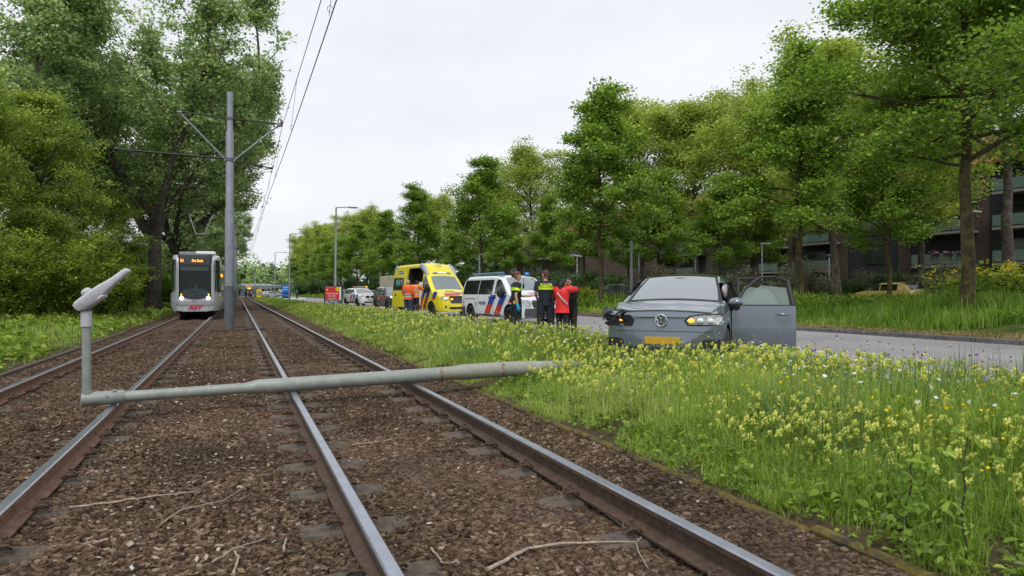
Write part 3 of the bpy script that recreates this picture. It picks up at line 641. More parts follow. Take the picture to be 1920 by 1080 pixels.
blade_m = leafmat('broad_blade', [(.08, .14, .034), (.13, .21, .07), (.19, .28, .10), (.30, .38, .16)], .3, .4)
def clumpy(P, f, seed):
    r = np.random.default_rng(seed); v = 0
    for i in range(5):
        a = r.uniform(0, 6.28); k = f*(1.6**i)*.7; v = v+np.sin(P[:, 0]*math.cos(a)*k+P[:, 1]*math.sin(a)*k+r.uniform(0, 6))/(1.25**i)
    return np.clip(.5+v*.22, 0, 1)
grass_m = leafmat('grass_blade', [(0.094, 0.147, 0.026), (0.157, 0.251, 0.040), (0.250, 0.367, 0.055), (0.345, 0.471, 0.090), (0.469, 0.456, 0.217)], .35, .5)
grass2_m = leafmat('tall_grass_blade', [(0.078, 0.147, 0.020), (0.137, 0.249, 0.031), (0.205, 0.345, 0.044), (0.331, 0.475, 0.089), (0.584, 0.535, 0.229)], .35, .5)
dry_m = leafmat('dry_grass', [(.12, .13, .03), (.26, .22, .08), (.36, .29, .13), (.45, .37, .19)], .25, .7)
def grass(name, n, x0, x1, dmin, dmax, pw, hf, wf, lean, m, seed, label, segs=3, tf=None, hn=.3, keep=None, tuft=7):
    r = np.random.default_rng(seed); P = vis_pts(n//tuft, x0, x1, dmin, dmax, pw, r); tn = r.normal(0, .16, len(P)); th = r.uniform(.7, 1.25, len(P))
    P = np.repeat(P, tuft, 0); tn = np.repeat(tn, tuft); th = np.repeat(th, tuft); P = P+r.normal(0, 1, P.shape)*(.016*(1+.12*np.hypot(P[:, 0], P[:, 1])))[:, None]
    k_ = (P[:, 0] > x0) & (P[:, 0] < x1)
    if keep is not None: k_ &= keep(P, r)
    P = P[k_]; tn = tn[k_]; th = th[k_]
    d = np.hypot(P[:, 0], P[:, 1]); h = th*hf(P)*r.uniform(1-hn, 1+hn, len(P)); wd = wf*(1+.10*d)*r.uniform(.6, 1.5, len(P))
    z = np.interp(P[:, 0], GX, GZ)-.01; t = np.clip((tf(P) if tf is not None else .45)+tn+r.normal(0, .13, len(P)), 0, 1)
    V, F, T = blades(P, z, h, wd, lean, r, segs, t)
    tag(link(name, npmesh(name, V, F, m, T)), label, 'grass', kind='stuff')
CARC = WX(1245, 5.9)
def off_car(P, r):
    "no blades inside the crashed car, bare patches along the mossy edging"
    bare = (P[:, 0] < 3.75) & (clumpy(P, 3.2, 77)+(P[:, 0]-3.0)*.5+r.normal(0, .08, len(P)) < .52)
    hd = math.pi+R(46); fx, fy = -math.sin(R(46)), -math.cos(R(46)); dx = P[:, 0]-CAR[0]; dy = P[:, 1]-CAR[1]
    a = dx*fx+dy*fy; b = -dx*fy+dy*fx; return ~((np.abs(a) < 2.05) & (np.abs(b) < .85)) & ~bare
CAR = (5.95+2.13*math.sin(R(46)), 8.6+2.13*math.cos(R(46)))
hv = lambda P: np.interp(P[:, 0], [3.05, 3.3, 3.9, 4.8, 6, 7.2, 7.5], [.05, .10, .23, .37, .36, .27, .14])*(.6+.8*clumpy(P, 1.5, 3))
tg = lambda P: .42+.5*(clumpy(P, 1.1, 5)-.5)+.2*np.interp(P[:, 0], [3.1, 4.2], [1, 0])
grass('verge_grass', 270000, 3.0, 7.5, 2.6, 150, .85, hv, .0052, .62, grass_m, 51, 'green meadow grass on the verge between tram track and road', 3, tg, .4, off_car)
hb = lambda P: np.interp(P[:, 0], [3.9, 5, 6.5, 7.2], [.26, .46, .46, .34])*(.75+.5*clumpy(P, 1.1, 9))
grass('verge_grass', 20000, 3.8, 7.3, 2.8, 30, .8, hb, .010, .5, blade_m, 52, 'broad bladed clumps of grass standing in the flowering verge', 4, lambda P: .3+.3*clumpy(P, 1, 4), .3, lambda P, r: off_car(P, r) & (clumpy(P, 2.1, 8)+r.normal(0, .1, len(P)) > .5))
grass('dry_stalk', 7000, 3.1, 7.4, 2.8, 60, .85, lambda P: np.interp(P[:, 0], [3.1, 4, 5, 7], [.08, .2, .4, .42]), .003, .9, dry_m, 57, 'dry bent stalks mixed into the verge', 3, None, .5, off_car)
hr = lambda P: np.interp(P[:, 0], [17.2, 18, 19.5, 22, 26, 30], [.2, .42, .55, .60, .5, .25])*(.6+.8*clumpy(P, .9, 13))
grass('roadside_grass', 170000, 17.1, 30.5, 18, 260, .9, hr, .008, .5, grass2_m, 53, 'tall unmown grass on the bank beyond the road', 3, lambda P: .42+.5*(clumpy(P, .45, 15)-.5), .4)
grass('cut_grass', 26000, 16.5, 17.7, 14, 120, .8, lambda P: np.full(len(P), .09), .007, 1.3, dry_m, 54, 'strip of dry mown grass along the far kerb', 2, lambda P: .5+.6*(clumpy(P, 2, 1)-.5), .5)
hl = lambda P: np.interp(P[:, 0], [-14, -8, -5, -4.1, -3.6], [.35, .3, .2, .12, .05])*(.5+1.0*clumpy(P, .9, 23))
grass('lineside_grass', 95000, -16, -3.62, 1.6, 110, .9, hl, .005, .8, grass_m, 55, 'low grass between the left track and the shrubs', 2, lambda P: .5+.4*(clumpy(P, .7, 25)-.5), .5, lambda P, r: clumpy(P, 1.0, 31)+.5*np.clip(-P[:, 0]-4, 0, 1)+r.normal(0, .2, len(P)) > .35)
# leafy weeds
weed_m = leafmat('weed_leaf', [(0.075, 0.123, 0.017), (0.134, 0.217, 0.025), (0.209, 0.319, 0.035), (0.314, 0.435, 0.070)], .3, .45)
def weeds(name, n, x0, x1, dmin, dmax, pw, hf, leaf, per, seed, label, keep=None, m=weed_m, spread=.06, growd=.05, tvar=.2):
    r = np.random.default_rng(seed); P = vis_pts(n, x0, x1, dmin, dmax, pw, r)
    if keep is not None: P = P[keep(P, r)]
    z = np.interp(P[:, 0], GX, GZ)+hf(P)*r.uniform(.2, 1, len(P))
    c = np.concatenate([P, z[:, None]], -1); V, F, T = leaves(c, per, spread, leaf, seed, flat=1.0, tvar=tvar, fold=True)
    d = np.repeat(np.hypot(P[:, 0], P[:, 1]), per); k = (1+growd*d)[:, None]
    Vc = V.reshape(-1, 6, 3); mid = Vc.mean(1, keepdims=True); V = (mid+(Vc-mid)*k[:, None]).reshape(-1, 3)
    tag(link(name, npmesh(name, V, F, m, T)), label, 'weeds', kind='stuff')
weeds('leafy_weeds', 1500, 3.1, 4.9, 2.8, 26, .8, lambda P: np.interp(P[:, 0], [3, 3.5, 4.8], [.04, .12, .22]), .024, 10, 61, 'small leafed weeds along the mossy edging', lambda P, r: clumpy(P, 2.4, 41)+r.normal(0, .1, len(P)) > .56, growd=.08)
weeds('leafy_weeds', 9500, -16, -3.8, 2, 100, .9, lambda P: np.interp(P[:, 0], [-14, -7, -4], [.8, .35, .12])*clumpy(P, .8, 43), .06, 8, 62, 'pale green weeds before the shrubs on the left', lambda P, r: clumpy(P, 1.1, 45)+r.normal(0, .12, len(P)) > .42, lf_shrub, .1)
weeds('leafy_weeds', 5000, 17.6, 30, 18, 150, .9, lambda P: np.full(len(P), .6), .06, 9, 63, 'leafy weeds among the tall grass beyond the road', lambda P, r: clumpy(P, .6, 47)+r.normal(0, .1, len(P)) > .55, weed_m, .14, .03)
weeds('leafy_weeds', 150, 3.1, 4.2, 2.9, 4.4, 1, lambda P: np.full(len(P), .16), .036, 9, 64, 'bramble leaves at the lower right by the mossy edging', lambda P, r: (clumpy(P, 3, 49) > .5))
# ---------------------------------------------------------------- flowers
def rattle(n, seed):
    r = np.random.default_rng(seed); P = vis_pts(n, 3.7, 7.35, 3.2, 60, .75, r); dd = np.hypot(P[:, 0], P[:, 1])
    k = off_car(P, r) & (clumpy(P, .9, 71)*.7+np.interp(P[:, 0], [3.7, 4.2, 5.0, 5.8, 7.2], [-.02, .20, .22, .26, .34])+np.interp(dd, [4, 20, 60], [0, .15, .1])+r.normal(0, .16, len(P)) > .52); P = P[k]; n = len(P); d = np.hypot(P[:, 0], P[:, 1])
    H = np.interp(P[:, 0], [3.7, 4.6, 6, 7.3], [.20, .33, .42, .38])*r.uniform(.55, 1.28, n)*np.interp(d, [5, 40], [1, .85])
    z = np.interp(P[:, 0], GX, GZ)
    # stems
    V, F, T = blades(P, z, H, np.full(n, .005)*(1+.06*d), .08, np.random.default_rng(seed), 2, np.full(n, .3)+r.normal(0, .1, n)); 
    tag(link('flower_stem', npmesh('flower_stem', V, F, grass_m, T)), 'stems of the yellow flowers in the verge', 'flower stems', kind='stuff')
    # heads: a stack of small hooded florets with green bracts
    per = 11; idx = np.repeat(np.arange(n), per); j = np.tile(np.arange(per), n); a = j*2.4+r.uniform(0, 1, n*per); hz = (j/per)*.044
    sc = (1+.018*d)[idx]*r.uniform(.45, 1.2, n)[idx]; rr = .019*sc*(1-.55*j/per)*r.uniform(.6, 1.2, n*per)
    c = np.stack([P[idx, 0]+np.cos(a)*rr, P[idx, 1]+np.sin(a)*rr, (z+H)[idx]-.035+hz*sc], -1)
    o = np.array([(1,0,0),(-1,0,0),(0,1,0),(0,-1,0),(0,0,1),(0,0,-1)], float); s = (.0105*sc*r.uniform(.7, 1.2, n*per))
    V = c[:, None]+o[None]*(s[:, None]*np.array([1, 1, 1.35])[None])[:, None]+r.normal(0, .0015, (n*per, 6, 3)); fb = np.array([(0,2,4),(2,1,4),(1,3,4),(3,0,4),(2,0,5),(1,2,5),(3,1,5),(0,3,5)])
    F = (fb[None]+(np.arange(n*per)*6)[:, None, None]).reshape(-1, 3); T = np.repeat(np.clip(r.normal(.5, .25, n)[idx]+r.normal(0, .15, n*per)+.25*(j/per-.5), 0, 1), 8)
    rm = leafmat('rattle_floret', [(.26, .38, .07), (.50, .58, .13), (.69, .71, .18), (.80, .78, .30)], .35, .6, .2)
    tag(link('yellow_flowers', npmesh('yellow_flowers', V.reshape(-1, 3), F, rm, T)), 'dense pale yellow flower heads all over the verge', 'flowers', kind='stuff')
rattle(12500, 81)
def discs(name, n, x0, x1, hlo, hhi, rad, cols, seed, label, dmin=3.4, dmax=40, up=1.0, dome=0, centre=None, pw=.8):
    r = np.random.default_rng(seed); P = vis_pts(n, x0, x1, dmin, dmax, pw, r); P = P[off_car(P, r)]; n = len(P); d = np.hypot(P[:, 0], P[:, 1])
    H = r.uniform(hlo, hhi, n); z = np.interp(P[:, 0], GX, GZ)
    V, F, T = blades(P, z, H, np.full(n, .004)*(1+.05*d), .12, np.random.default_rng(seed), 2, np.full(n, .3)); tag(link('flower_stem', npmesh('flower_stem', V, F, grass_m, T)), 'thin stems of the '+name.replace('_', ' '), 'flower stems', kind='stuff')
    # rerun lean of the stem tip
    rr = np.random.default_rng(seed); az = rr.uniform(0, 6.28, n); ln = np.abs(rr.normal(0, .12, n)); tip = np.stack([P[:, 0]+np.cos(az)*ln*H, P[:, 1]+np.sin(az)*ln*H, z+H*(1-.35*ln)], -1)
    K = 8; nrm = r.normal(0, .45, (n, 3)); nrm[:, 2] += up; nrm /= np.linalg.norm(nrm, axis=1)[:, None]; e1 = np.cross(nrm, [0.3, 1, 0]); e1 /= np.linalg.norm(e1, axis=1)[:, None]; e2 = np.cross(nrm, e1)
    R_ = rad*(1+.03*d)*r.uniform(.75, 1.25, n); V = [tip+nrm*(R_*dome)[:, None]]
    for k in range(K*2):
        t = math.pi*k/K; q = R_*(1 if k % 2 == 0 else .72); V.append(tip+(e1*math.cos(t)+e2*math.sin(t))*q[:, None])
    V = np.stack(V, 1).reshape(-1, 3); m = 2*K+1; fb = np.array([(0, 1+k, 1+(k+1) % (2*K)) for k in range(2*K)]); F = (fb[None]+(np.arange(n)*m)[:, None, None]).reshape(-1, 3)
    fm_ = leafmat(name+'_petal', cols, .25, .6, .2); o = link(name, npmesh(name, V, F, fm_, np.repeat(r.random(n), 2*K))); tag(o, label, 'flowers', kind='stuff')
discs('buttercup_flowers', 1100, 3.8, 7.45, .25, .66, .010, [(.75, .5, .01), (.85, .62, .02), (.9, .7, .03)], 91, 'small golden buttercups sprinkled over the verge', dome=.4)
discs('daisy_flowers', 520, 4.6, 7.45, .26, .56, .017, [(.7, .72, .7), (.8, .8, .8)], 92, 'white daisies among the yellow flowers')
discs('scabious_flowers', 230, 5.4, 7.45, .42, .74, .016, [(.30, .18, .50), (.42, .26, .60)], 93, 'mauve scabious heads standing above the verge', dome=.6)
discs('seed_head', 420, 5.2, 7.45, .42, .70, .008, [(.10, .06, .03), (.2, .12, .05)], 94, 'brown seed heads standing above the verge', dome=1.5)
# a tall dark thistle-like weed in the foreground right
def stemplant(name, loc, H, lab, seed, leaf=.1, cat='plant', m=lf_linden):
    rd = random.Random(seed); o = empty(name, loc, 0, lab, cat); mb = MB(); pts = [Vector((0, 0, 0))]
    for i in range(7): pts.append(pts[-1]+Vector((rd.gauss(0, .012), rd.gauss(0, .012), H/7)))
    mb.tube(pts, [.006*(1-.6*i/7) for i in range(8)], 5); mb.build('stem', bark_dark, o)
    c = [tuple(p+Vector((rd.gauss(0, .035), rd.gauss(0, .035), 0))) for p in pts[2:] for _ in range(2)]
    V, F, T = leaves(c, 4, .035, leaf, seed, flat=.3, fold=True); link('foliage', npmesh('foliage', V, F, m, T), o)
p = W(1815, 3.35); stemplant('tall_weed', (p.x, p.y, gz(p.x)), .62, 'dark stemmed weed standing before the verge in the lower right corner', 3, .034)
p = W(1700, 3.7); stemplant('tall_weed', (p.x, p.y, gz(p.x)), .4, 'short leafy weed left of the dark stemmed weed in the lower right corner', 4, .05)
# ---------------------------------------------------------------- overhead line masts
def mast(loc, label, arms=True, s=1.0, grp='overhead line masts between the tracks', left=True):
    o = empty('overhead_line_mast', loc, 0, label, 'mast', grp)
    mb = MB(); mb.tube([(0, 0, 0), (0, 0, 1.62)], .178, 20); mb.build('foot', pole_dark, o)
    mb = MB(); mb.tube([(0, 0, 1.62), (0, 0, 5.82), (0, 0, 5.9), (0, 0, 8.75), (0, 0, 8.83), (0, 0, 10.2), (0, 0, 10.22)], [.165, .165, .135, .135, .105, .105, .08], 20) if False else \
        mb.tube([(0, 0, 1.55), (0, 0, 4.52), (0, 0, 4.6), (0, 0, 7.42), (0, 0, 7.5), (0, 0, 8.93), (0, 0, 8.95)], [.165, .165, .138, .138, .105, .105, .08], 20)
    mb.tube([(0, -.17, 3.1), (0, -.19, 3.1)], .035, 8); mb.box((.16, -.06, 3.8), (.03, .05, .12)); mb.build('pole', grey_steel, o, angle=30)
    if arms:
        for nm, pts, r in (('cross_arm', [(-1.75, 0, 8.05), (0, 0, 7.95), (1.78, 0, 7.9)], .028), ('strut', [(-1.72, 0, 8.02), (-.12, 0, 6.35)], .034), ('strut', [(1.76, 0, 7.86), (.12, 0, 6.35)], .034),
                           ('bracket_arm', [(-.1, 0, 6.42), (-3.75, 0, 6.50)], .036), ('bracket_arm', [(.1, 0, 6.38), (1.48, 0, 6.17)], .024), ('registration_arm', [(-3.35, -.05, 6.45), (-2.3, -.02, 6.1)], .018)):
            if not left and pts[-1][0] < -1: continue
            m2 = MB(); m2.tube(pts, r, 8)
            for q in pts[:1]+pts[-1:]:
                m2.tube([(q[0]-.07, 0, q[2]), (q[0]+.07, 0, q[2])], r*1.9, 8)
            m2.build(nm, black if nm != 'strut' else grey_steel, o)
        m2 = MB(); m2.tube([(0, 0, 6.33), (0, 0, 6.45)], .16, 16); m2.tube([(0, 0, 7.9), (0, 0, 8.0)], .13, 16); m2.build('collar', pole_dark, o)
        m2 = MB(); m2.tube([(1.86, 0, 7.82), (1.86, 0, 8.05)], .045, 8); m2.build('insulator', mat('brown_insulator', (.10, .03, .025), .3), o)
        o['made'] = 1; del o['made']
    return o
BM = -.18
m1 = mast((-.29, 27.9, BM), 'grey overhead line mast standing between the tracks, nearest and tallest in view')
for y, lb in ((83, 'second overhead line mast, mostly hidden behind the nearest one'), (138, 'third overhead line mast, a thin strip behind the nearest one')):
    c = copy_tree(m1); c.location = (-.29, y, BM); c['label'] = lb
for px, d, lb in ((456, 215, 'distant pale mast right of the line near the tram stop'), (446, 250, 'most distant pale mast at the tram stop'), (478, 200, 'thin distant mast standing by the tram stop shelter')):
    p = W(px, d); c = mast((p.x, p.y, 0), lb, False)
# wires
wire_m = mat('overhead_wire', (.05, .045, .045), .5, .6)
def wire(name, pts, r, label):
    mb = MB(); mb.tube(pts, r, 5, smooth=False); tag(mb.build(name, wire_m), label, 'wire', 'overhead wires of the tram line')
def messenger(y):    # sagging carrying wire between masts
    k = (y-27.9) % 55.1/55.1; return 7.78-1.05*4*k*(1-k)*.55
ys = list(np.arange(-8, 195, 3.0))
wire('contact_wire', [(1.43+.05*math.sin(y/9), y, 5.93) for y in ys], .011, 'lower overhead wire above the right hand track')
wire('messenger_wire', [(1.62, y, messenger(y)) for y in ys], .010, 'upper sagging overhead wire above the right hand track')
wire('contact_wire', [(-2.05, y, 5.93) for y in ys], .008, 'lower overhead wire above the tram')
for k, y in enumerate(range(3, 190, 9)):
    mb = MB(); mb.tube([(1.61, y, messenger(y)), (1.44, y, 5.93)], .005, 4)
    if y < 60:
        for q in range(8): t = q*math.pi/4; mb.tube([(1.46+.05*math.cos(t), y, 6.05+.06*math.sin(t)), (1.46+.05*math.cos(t+.8), y, 6.05+.06*math.sin(t+.8))], .004, 4)
    tag(mb.build('wire_dropper', wire_m), 'short dropper between the two overhead wires of the right hand track', 'dropper', 'wire droppers of the right hand track')
# ---------------------------------------------------------------- fallen street lamp
lamp_paint = mat('grey_green_paint', (.27, .295, .27), .5, .1, .14, 7, .15, 40)
lamp_rust = mat('rusted_paint', (.33, .35, .31), .6, .1, .05, 5, .1, 60, col2=(.27, .25, .20))
lamp_white = mat('weathered_white_plastic', (.46, .46, .50), .5, 0, .1, 14)
Y0 = 8.50; ang = math.atan2(.66, 5.7)
o = empty('fallen_street_lamp', (-1.47, 8.38, .055), ang, 'toppled grey lamp column lying across the tram rails with its lamp arm sticking up', 'street lamp')
mb = MB(); mb.tube([(-.06, 0, 0), (-.05, 0, .0), (.33, 0, .004), (.34, 0, .004)], [.05, .074, .074, .066], 20); 
mb.tube([(.18, -.06, .03), (.18, -.085, .035)], .012, 8); mb.tube([(.24, -.03, .06), (.25, -.035, .085)], .02, 8); mb.build('elbow_sleeve', lamp_paint, o, angle=40)
mb = MB(); mb.tube([(.33, 0, .002), (1.55, 0, .012), (1.62, 0, .014), (1.70, 0, .018), (3.95, 0, .038)], [.058, .062, .07, .086, .09], 24); mb.build('column', lamp_paint, o, angle=40)
mb = MB(); mb.tube([(3.95, 0, .038), (4.25, 0, .042), (4.33, 0, .044), (5.0, 0, .05), (5.02, 0, .05), (5.9, 0, .02), (6.6, 0, -.03)], [.0905, .0905, .105, .107, .107, .108, .108], 24)
mb.build('column_base', lamp_rust, o, angle=40)
rr = mat('rust_patch', (.16, .06, .025), .9, 0, .5, 30, col2=(.5, .45, .38))
for q_ in ([(3.985, 0, .0385), (4.03, 0, .039)], [(4.9, 0, .05), (4.95, 0, .05)]): mb = MB(); mb.tube(q_, .0925 if q_[0][0] < 4.5 else .1085, 24); mb.build('rusty_seam', rr, o)
mb = MB(); mb.tube([(-.005, 0, .05), (-.01, 0, .5), (-.012, 0, .80)], [.044, .043, .042], 18); mb.tube([(0, 0, .03), (0, 0, .09)], .055, 16); mb.build('lamp_arm', lamp_paint, o, angle=40)
mb = MB(); mb.tube([(-.012, 0, .77), (-.014, 0, .93)], [.054, .053], 18); mb.build('lamp_socket', lamp_white, o, angle=40)
sc_ = mat('bare_primer', (.55, .55, .52), .7)
for x_, a_, l_ in ((3.05, -.5, .05), (3.09, -.9, .03), (1.2, -.7, .018), (3.55, -.2, .03)):
    r_ = .092 if x_ > 1.7 else .063; q_ = Vector((x_, r_*math.sin(a_)*1.0-.0, .02+r_*math.cos(a_))); mb = MB(); mb.ball(q_, (l_*.5, .008, l_*.5), n=7, m=5); mb.build('paint_chip', sc_, o)
# lamp head: a long flat housing, tapered to its nose
hd = empty('lamp_head', (-.075, 0, .985), 0, parent=o); hd.scale = (.84, .84, .84); hd.rotation_euler = (R(-6), R(-38), R(-ang*57.3-14))
rings = []
for x, w_, h0, h1 in ((-.035, .075, -.055, .045), (0, .085, -.075, .06), (.2, .09, -.08, .065), (.34, .085, -.07, .06), (.46, .058, -.045, .05), (.50, .056, -.042, .048), (.51, .052, -.038, .045), (.70, .05, -.030, .045), (.735, .035, -.018, .03)):
    c = .3*w_; rings.append([(x, -w_, h0*.4), (x, -w_+c, h0), (x, w_-c, h0), (x, w_, h0*.4), (x, w_, h1*.45), (x, w_-c*1.2, h1), (x, -w_+c*1.2, h1), (x, -w_, h1*.45)])
mb = MB(); mb.rings(rings); mb.build('housing', lamp_white, hd, angle=32)
mb = MB(); mb.rings([[(x, w_*math.cos(t), z+w_*.0*math.sin(t)) if False else (x+w_*math.cos(t), w_*math.sin(t), z) for t in [k*math.pi/8 for k in range(16)]] for x, w_, z in ((.17, .06, .06), (.17, .068, .075), (.17, .066, .10), (.17, .05, .125), (.17, .02, .135))]); mb.build('light_sensor', lamp_white, hd, angle=40)
mb = MB(); mb.rings([[(x, -w_, -.07), (x, w_, -.07), (x, w_*.8, -.098), (x, -w_*.8, -.098)] for x, w_ in ((.02, .06), (.3, .066), (.33, .05))]); mb.build('lens', mat('milky_lens', (.5, .5, .52), .2), hd)
# ---------------------------------------------------------------- twigs on the bed
def twig(pts_px, r, label, name='fallen_twig', side=0):
    P = []
    for px, py in pts_px:
        d = 1280*(EYE+.155)/(py-549); v = W(px, d); P.append(Vector((v.x, v.y, float(bz(v.x))+.026)))
    # resample with wobble
    Q = []
    for i in range(len(P)-1):
        for k in range(5): Q.append(P[i].lerp(P[i+1], k/5)+Vector((random.gauss(0, .003), random.gauss(0, .004), abs(random.gauss(0, .004)))))
    Q.append(P[-1]); mb = MB(); n = len(Q); mb.tube(Q, [r*(1-.6*i/n) for i in range(n)], 6)
    for k in range(side):
        i = random.randrange(2, n-2); mb.tube([Q[i], Q[i]+Vector((random.gauss(0, .05), random.gauss(0, .05), .01))], [r*.5, r*.2], 5)
    tag(mb.build(name, wood_grey), label, 'twig', 'twigs fallen on the track bed')
twig([(915, 1068), (990, 1032), (1090, 1015), (1200, 1008)], .011, 'longest pale twig, curved, lying at the bottom between the two rails of the right track', side=2)
twig([(1200, 1008), (1150, 965), (1120, 945)], .006, 'brown twig bent against the rail nearest the verge')
twig([(132, 945), (210, 938), (290, 930), (365, 924)], .008, 'long pale twig lying left of the shiny middle rail', side=1)
twig([(400, 1056), (440, 1030), (500, 1008)], .006, 'forked pale twig at the bottom left', side=2)
twig([(100, 800), (112, 795), (116, 785)], .007, 'short whitish twig between the rails of the left track')
twig([(533, 1030), (538, 1005)], .008, 'short whitish stick standing out left of the middle rail')
twig([(810, 1025), (830, 1050), (862, 1052)], .006, 'thin pale twig bent at the right of the middle rail')
twig([(440, 1078), (448, 1045), (440, 1030)], .008, 'orange brown curled twig at the bottom left'); 
twig([(300, 985), (340, 960), (420, 940), (470, 905)], .005, 'thin brown twig running towards the middle rail')
twig([(660, 832), (720, 828), (760, 822)], .005, 'thin straw coloured twig lying beyond the middle rail')
twig([(1225, 985), (1190, 1010), (1215, 1060)], .006, 'hooked brown twig by the rail at the lower right')
p = W(448, 25.5); mb = MB(); mb.box((p.x+.55, p.y-1.2, -.13), (.75, .06, .05), rot=(0, 0, -.3), bev=.01); tag(mb.build('dark_board', black), 'dark board lying beside the foot of the nearest mast', 'board')
# ---------------------------------------------------------------- street lamps along the road
lampcol = mat('lamp_column_grey', (.22, .235, .24), .5, .2, .1, 3)
led = mat('lamp_lens', (.6, .6, .6), .3)
def street_lamp(p, H, label, grp, arm=1.7, lean=0, al=1):
    o = empty('street_lamp', p, 0, label, 'street lamp', grp); o.rotation_euler.y = R(lean)
    mb = MB(); mb.tube([(0, 0, 0), (0, 0, H*.33), (0, 0, H*.335), (0, 0, H*.66), (0, 0, H*.665), (0, 0, H)], [.11, .11, .085, .085, .06, .055], 12); mb.build('column', lampcol, o, angle=40)
    mb = MB(); mb.tube([(0, 0, H-.02), (al*arm*.6, 0, H+.05), (al*arm, 0, H+.06)], .035, 8); mb.build('arm', lampcol, o)
    mb = MB(); mb.box((al*(arm+.15), 0, H+.06), (.75, .26, .09), bev=.03); mb.build('lamp_head', lampcol, o)
    mb = MB(); mb.box((al*(arm+.2), 0, H+.01), (.5, .2, .03)); mb.build('lens', led, o)
    return o
GL = 'street lamps along the verge'
p = W(628, 52); street_lamp((p.x, p.y, 0), 7.7, 'nearest standing street lamp, rising behind the red advertising panel', GL, 1.1, .6)
for px, d, lb in ((542.5, 80, 'second standing street lamp down the verge'), (515, 117, 'third standing street lamp down the verge'), (498, 155, 'fourth standing street lamp down the verge'), (487, 195, 'most distant street lamp on the verge')):
    p = W(px, d); street_lamp((p.x, p.y, 0), 8.1, lb, GL, 1.4, .4)
whitep = mat('white_lamp_paint', (.6, .61, .62), .5)
def park_lamp(p, H, label, arm=True):
    o = empty('path_lamp', p, 0, label, 'street lamp', 'smaller lamps before the flats')
    mb = MB(); mb.tube([(0, 0, 0), (0, 0, H)], [.06, .045], 10); mb.build('column', whitep, o)
    if arm: mb = MB(); mb.box((.35, 0, H), (.9, .18, .09), bev=.03); mb.build('lamp_head', whitep, o)
    else: mb = MB(); mb.tube([(0, 0, H-.1), (0, 0, H+.02), (0, 0, H+.08), (0, 0, H+.12)], [.05, .22, .2, .05], 12); mb.build('lamp_head', lampcol, o)
    return o
for px, d, H, lb, ar in ((1819, 34, 5.1, 'white lamp column right of the thick mossy trunk', True), (1429, 48, 4.5, 'white lamp column before the flats, over the crashed car', True), (1555, 44, 3.4, 'grey mushroom lamp behind the greyish bush', False), (1304, 48, 3.5, 'grey mushroom lamp above the crashed car windscreen', False), (1198, 60, 4.5, 'thin white lamp column right of the grey metal column', True), (1082, 74, 5, 'thin white lamp column over the embracing women', True)):
    p = W(px, d); park_lamp((p.x, p.y, gz(p.x)), H, lb, ar)
p = W(1184, 42); o = empty('metal_column', (p.x, p.y, gz(p.x)), 0, 'tall grey metal column with no visible lamp, left of the crashed car', 'street lamp'); mb = MB(); mb.tube([(0, 0, 0), (0, 0, 2.2), (0, 0, 2.25), (0, 0, 4.6)], [.1, .1, .08, .07], 12); mb.build('column', lampcol, o); mb = MB(); mb.box((.1, 0, 4.6), (.3, .2, .08), bev=.03); mb.build('lamp_head', lampcol, o)
p = W(899, 50); o = empty('metal_column', (p.x, p.y, gz(p.x)), 0, 'thin grey metal column seen between ambulance and police van roofs', 'street lamp'); mb = MB(); mb.tube([(0, 0, 0), (0, 0, 4)], [.08, .06], 12); mb.build('column', lampcol, o); mb = MB(); mb.box((.1, 0, 4), (.3, .2, .08), bev=.03); mb.build('lamp_head', lampcol, o)
# ---------------------------------------------------------------- advertising panels
frame_m = mat('dark_blue_frame', (.02, .025, .035), .35)
red_m = mat('poster_red', (.62, .03, .04), .5); yel_m = mat('poster_yellow', (.85, .62, .01), .5); blue_m = mat('poster_blue', (.02, .2, .62), .5)
wht = mat('poster_white', (.8, .8, .8), .5)
def crowd_mat(name, cols):
    m = bpy.data.materials.new(name); t, b = nodes(m); n = t.nodes.new; tc = n('ShaderNodeTexCoord'); v = n('ShaderNodeTexVoronoi'); v.inputs['Scale'].default_value = 14
    s = n('ShaderNodeSeparateColor'); r = n('ShaderNodeValToRGB'); r.color_ramp.interpolation = 'CONSTANT'; e = r.color_ramp.elements; e[0].color = (*cols[0], 1); e[1].position = 1-1/len(cols); e[1].color = (*cols[-1], 1)
    for i, c in enumerate(cols[1:-1]): x = e.new((i+1)/len(cols)); x.color = (*c, 1)
    t.links.new(tc.outputs['Object'], v.inputs['Vector']); t.links.new(v.outputs['Color'], s.inputs[0]); t.links.new(s.outputs[0], r.inputs[0]); t.links.new(r.outputs[0], b.inputs['Base Color']); b.inputs['Roughness'].default_value = .5; return m
photo_m = crowd_mat('printed_photo', [(.02, .05, .08), (.1, .12, .16), (.25, .1, .08), (.05, .2, .4), (.3, .3, .3), (.5, .4, .35), (.02, .02, .03), (.45, .5, .6)])
def panel(p, rz, wd, ht, z0, label, name='advertising_panel'):
    o = empty(name, p, rz, label, 'advertising panel')
    mb = MB(); mb.box((0, 0, z0+ht/2), (wd, .14, ht), bev=.02); mb.box((0, 0, z0/2), (wd*.8 if z0 < .5 else .12, .10, max(.02, z0)+.02)); mb.build('frame', frame_m, o); return o
p = W(625, 51); p.z = 0
o = panel(p, -YAW*.75, 1.34, 2.0, -.3, 'red advertising panel with a photo of cyclists, before the nearest standing lamp')
def plate(par, nm, x0, x1, z0, z1, m, y=-.08):
    mb = MB(); mb.box(((x0+x1)/2, y, (z0+z1)/2), (x1-x0, .012, z1-z0)); return mb.build(nm, m, par)
pb = plate(o, 'poster', -.58, .58, -.2, 1.62, wht); 
plate(o, 'red_field', -.58, .46, .68, 1.61, red_m, -.09); plate(o, 'printed_photo', -.57, .57, .0, .66, photo_m, -.09)
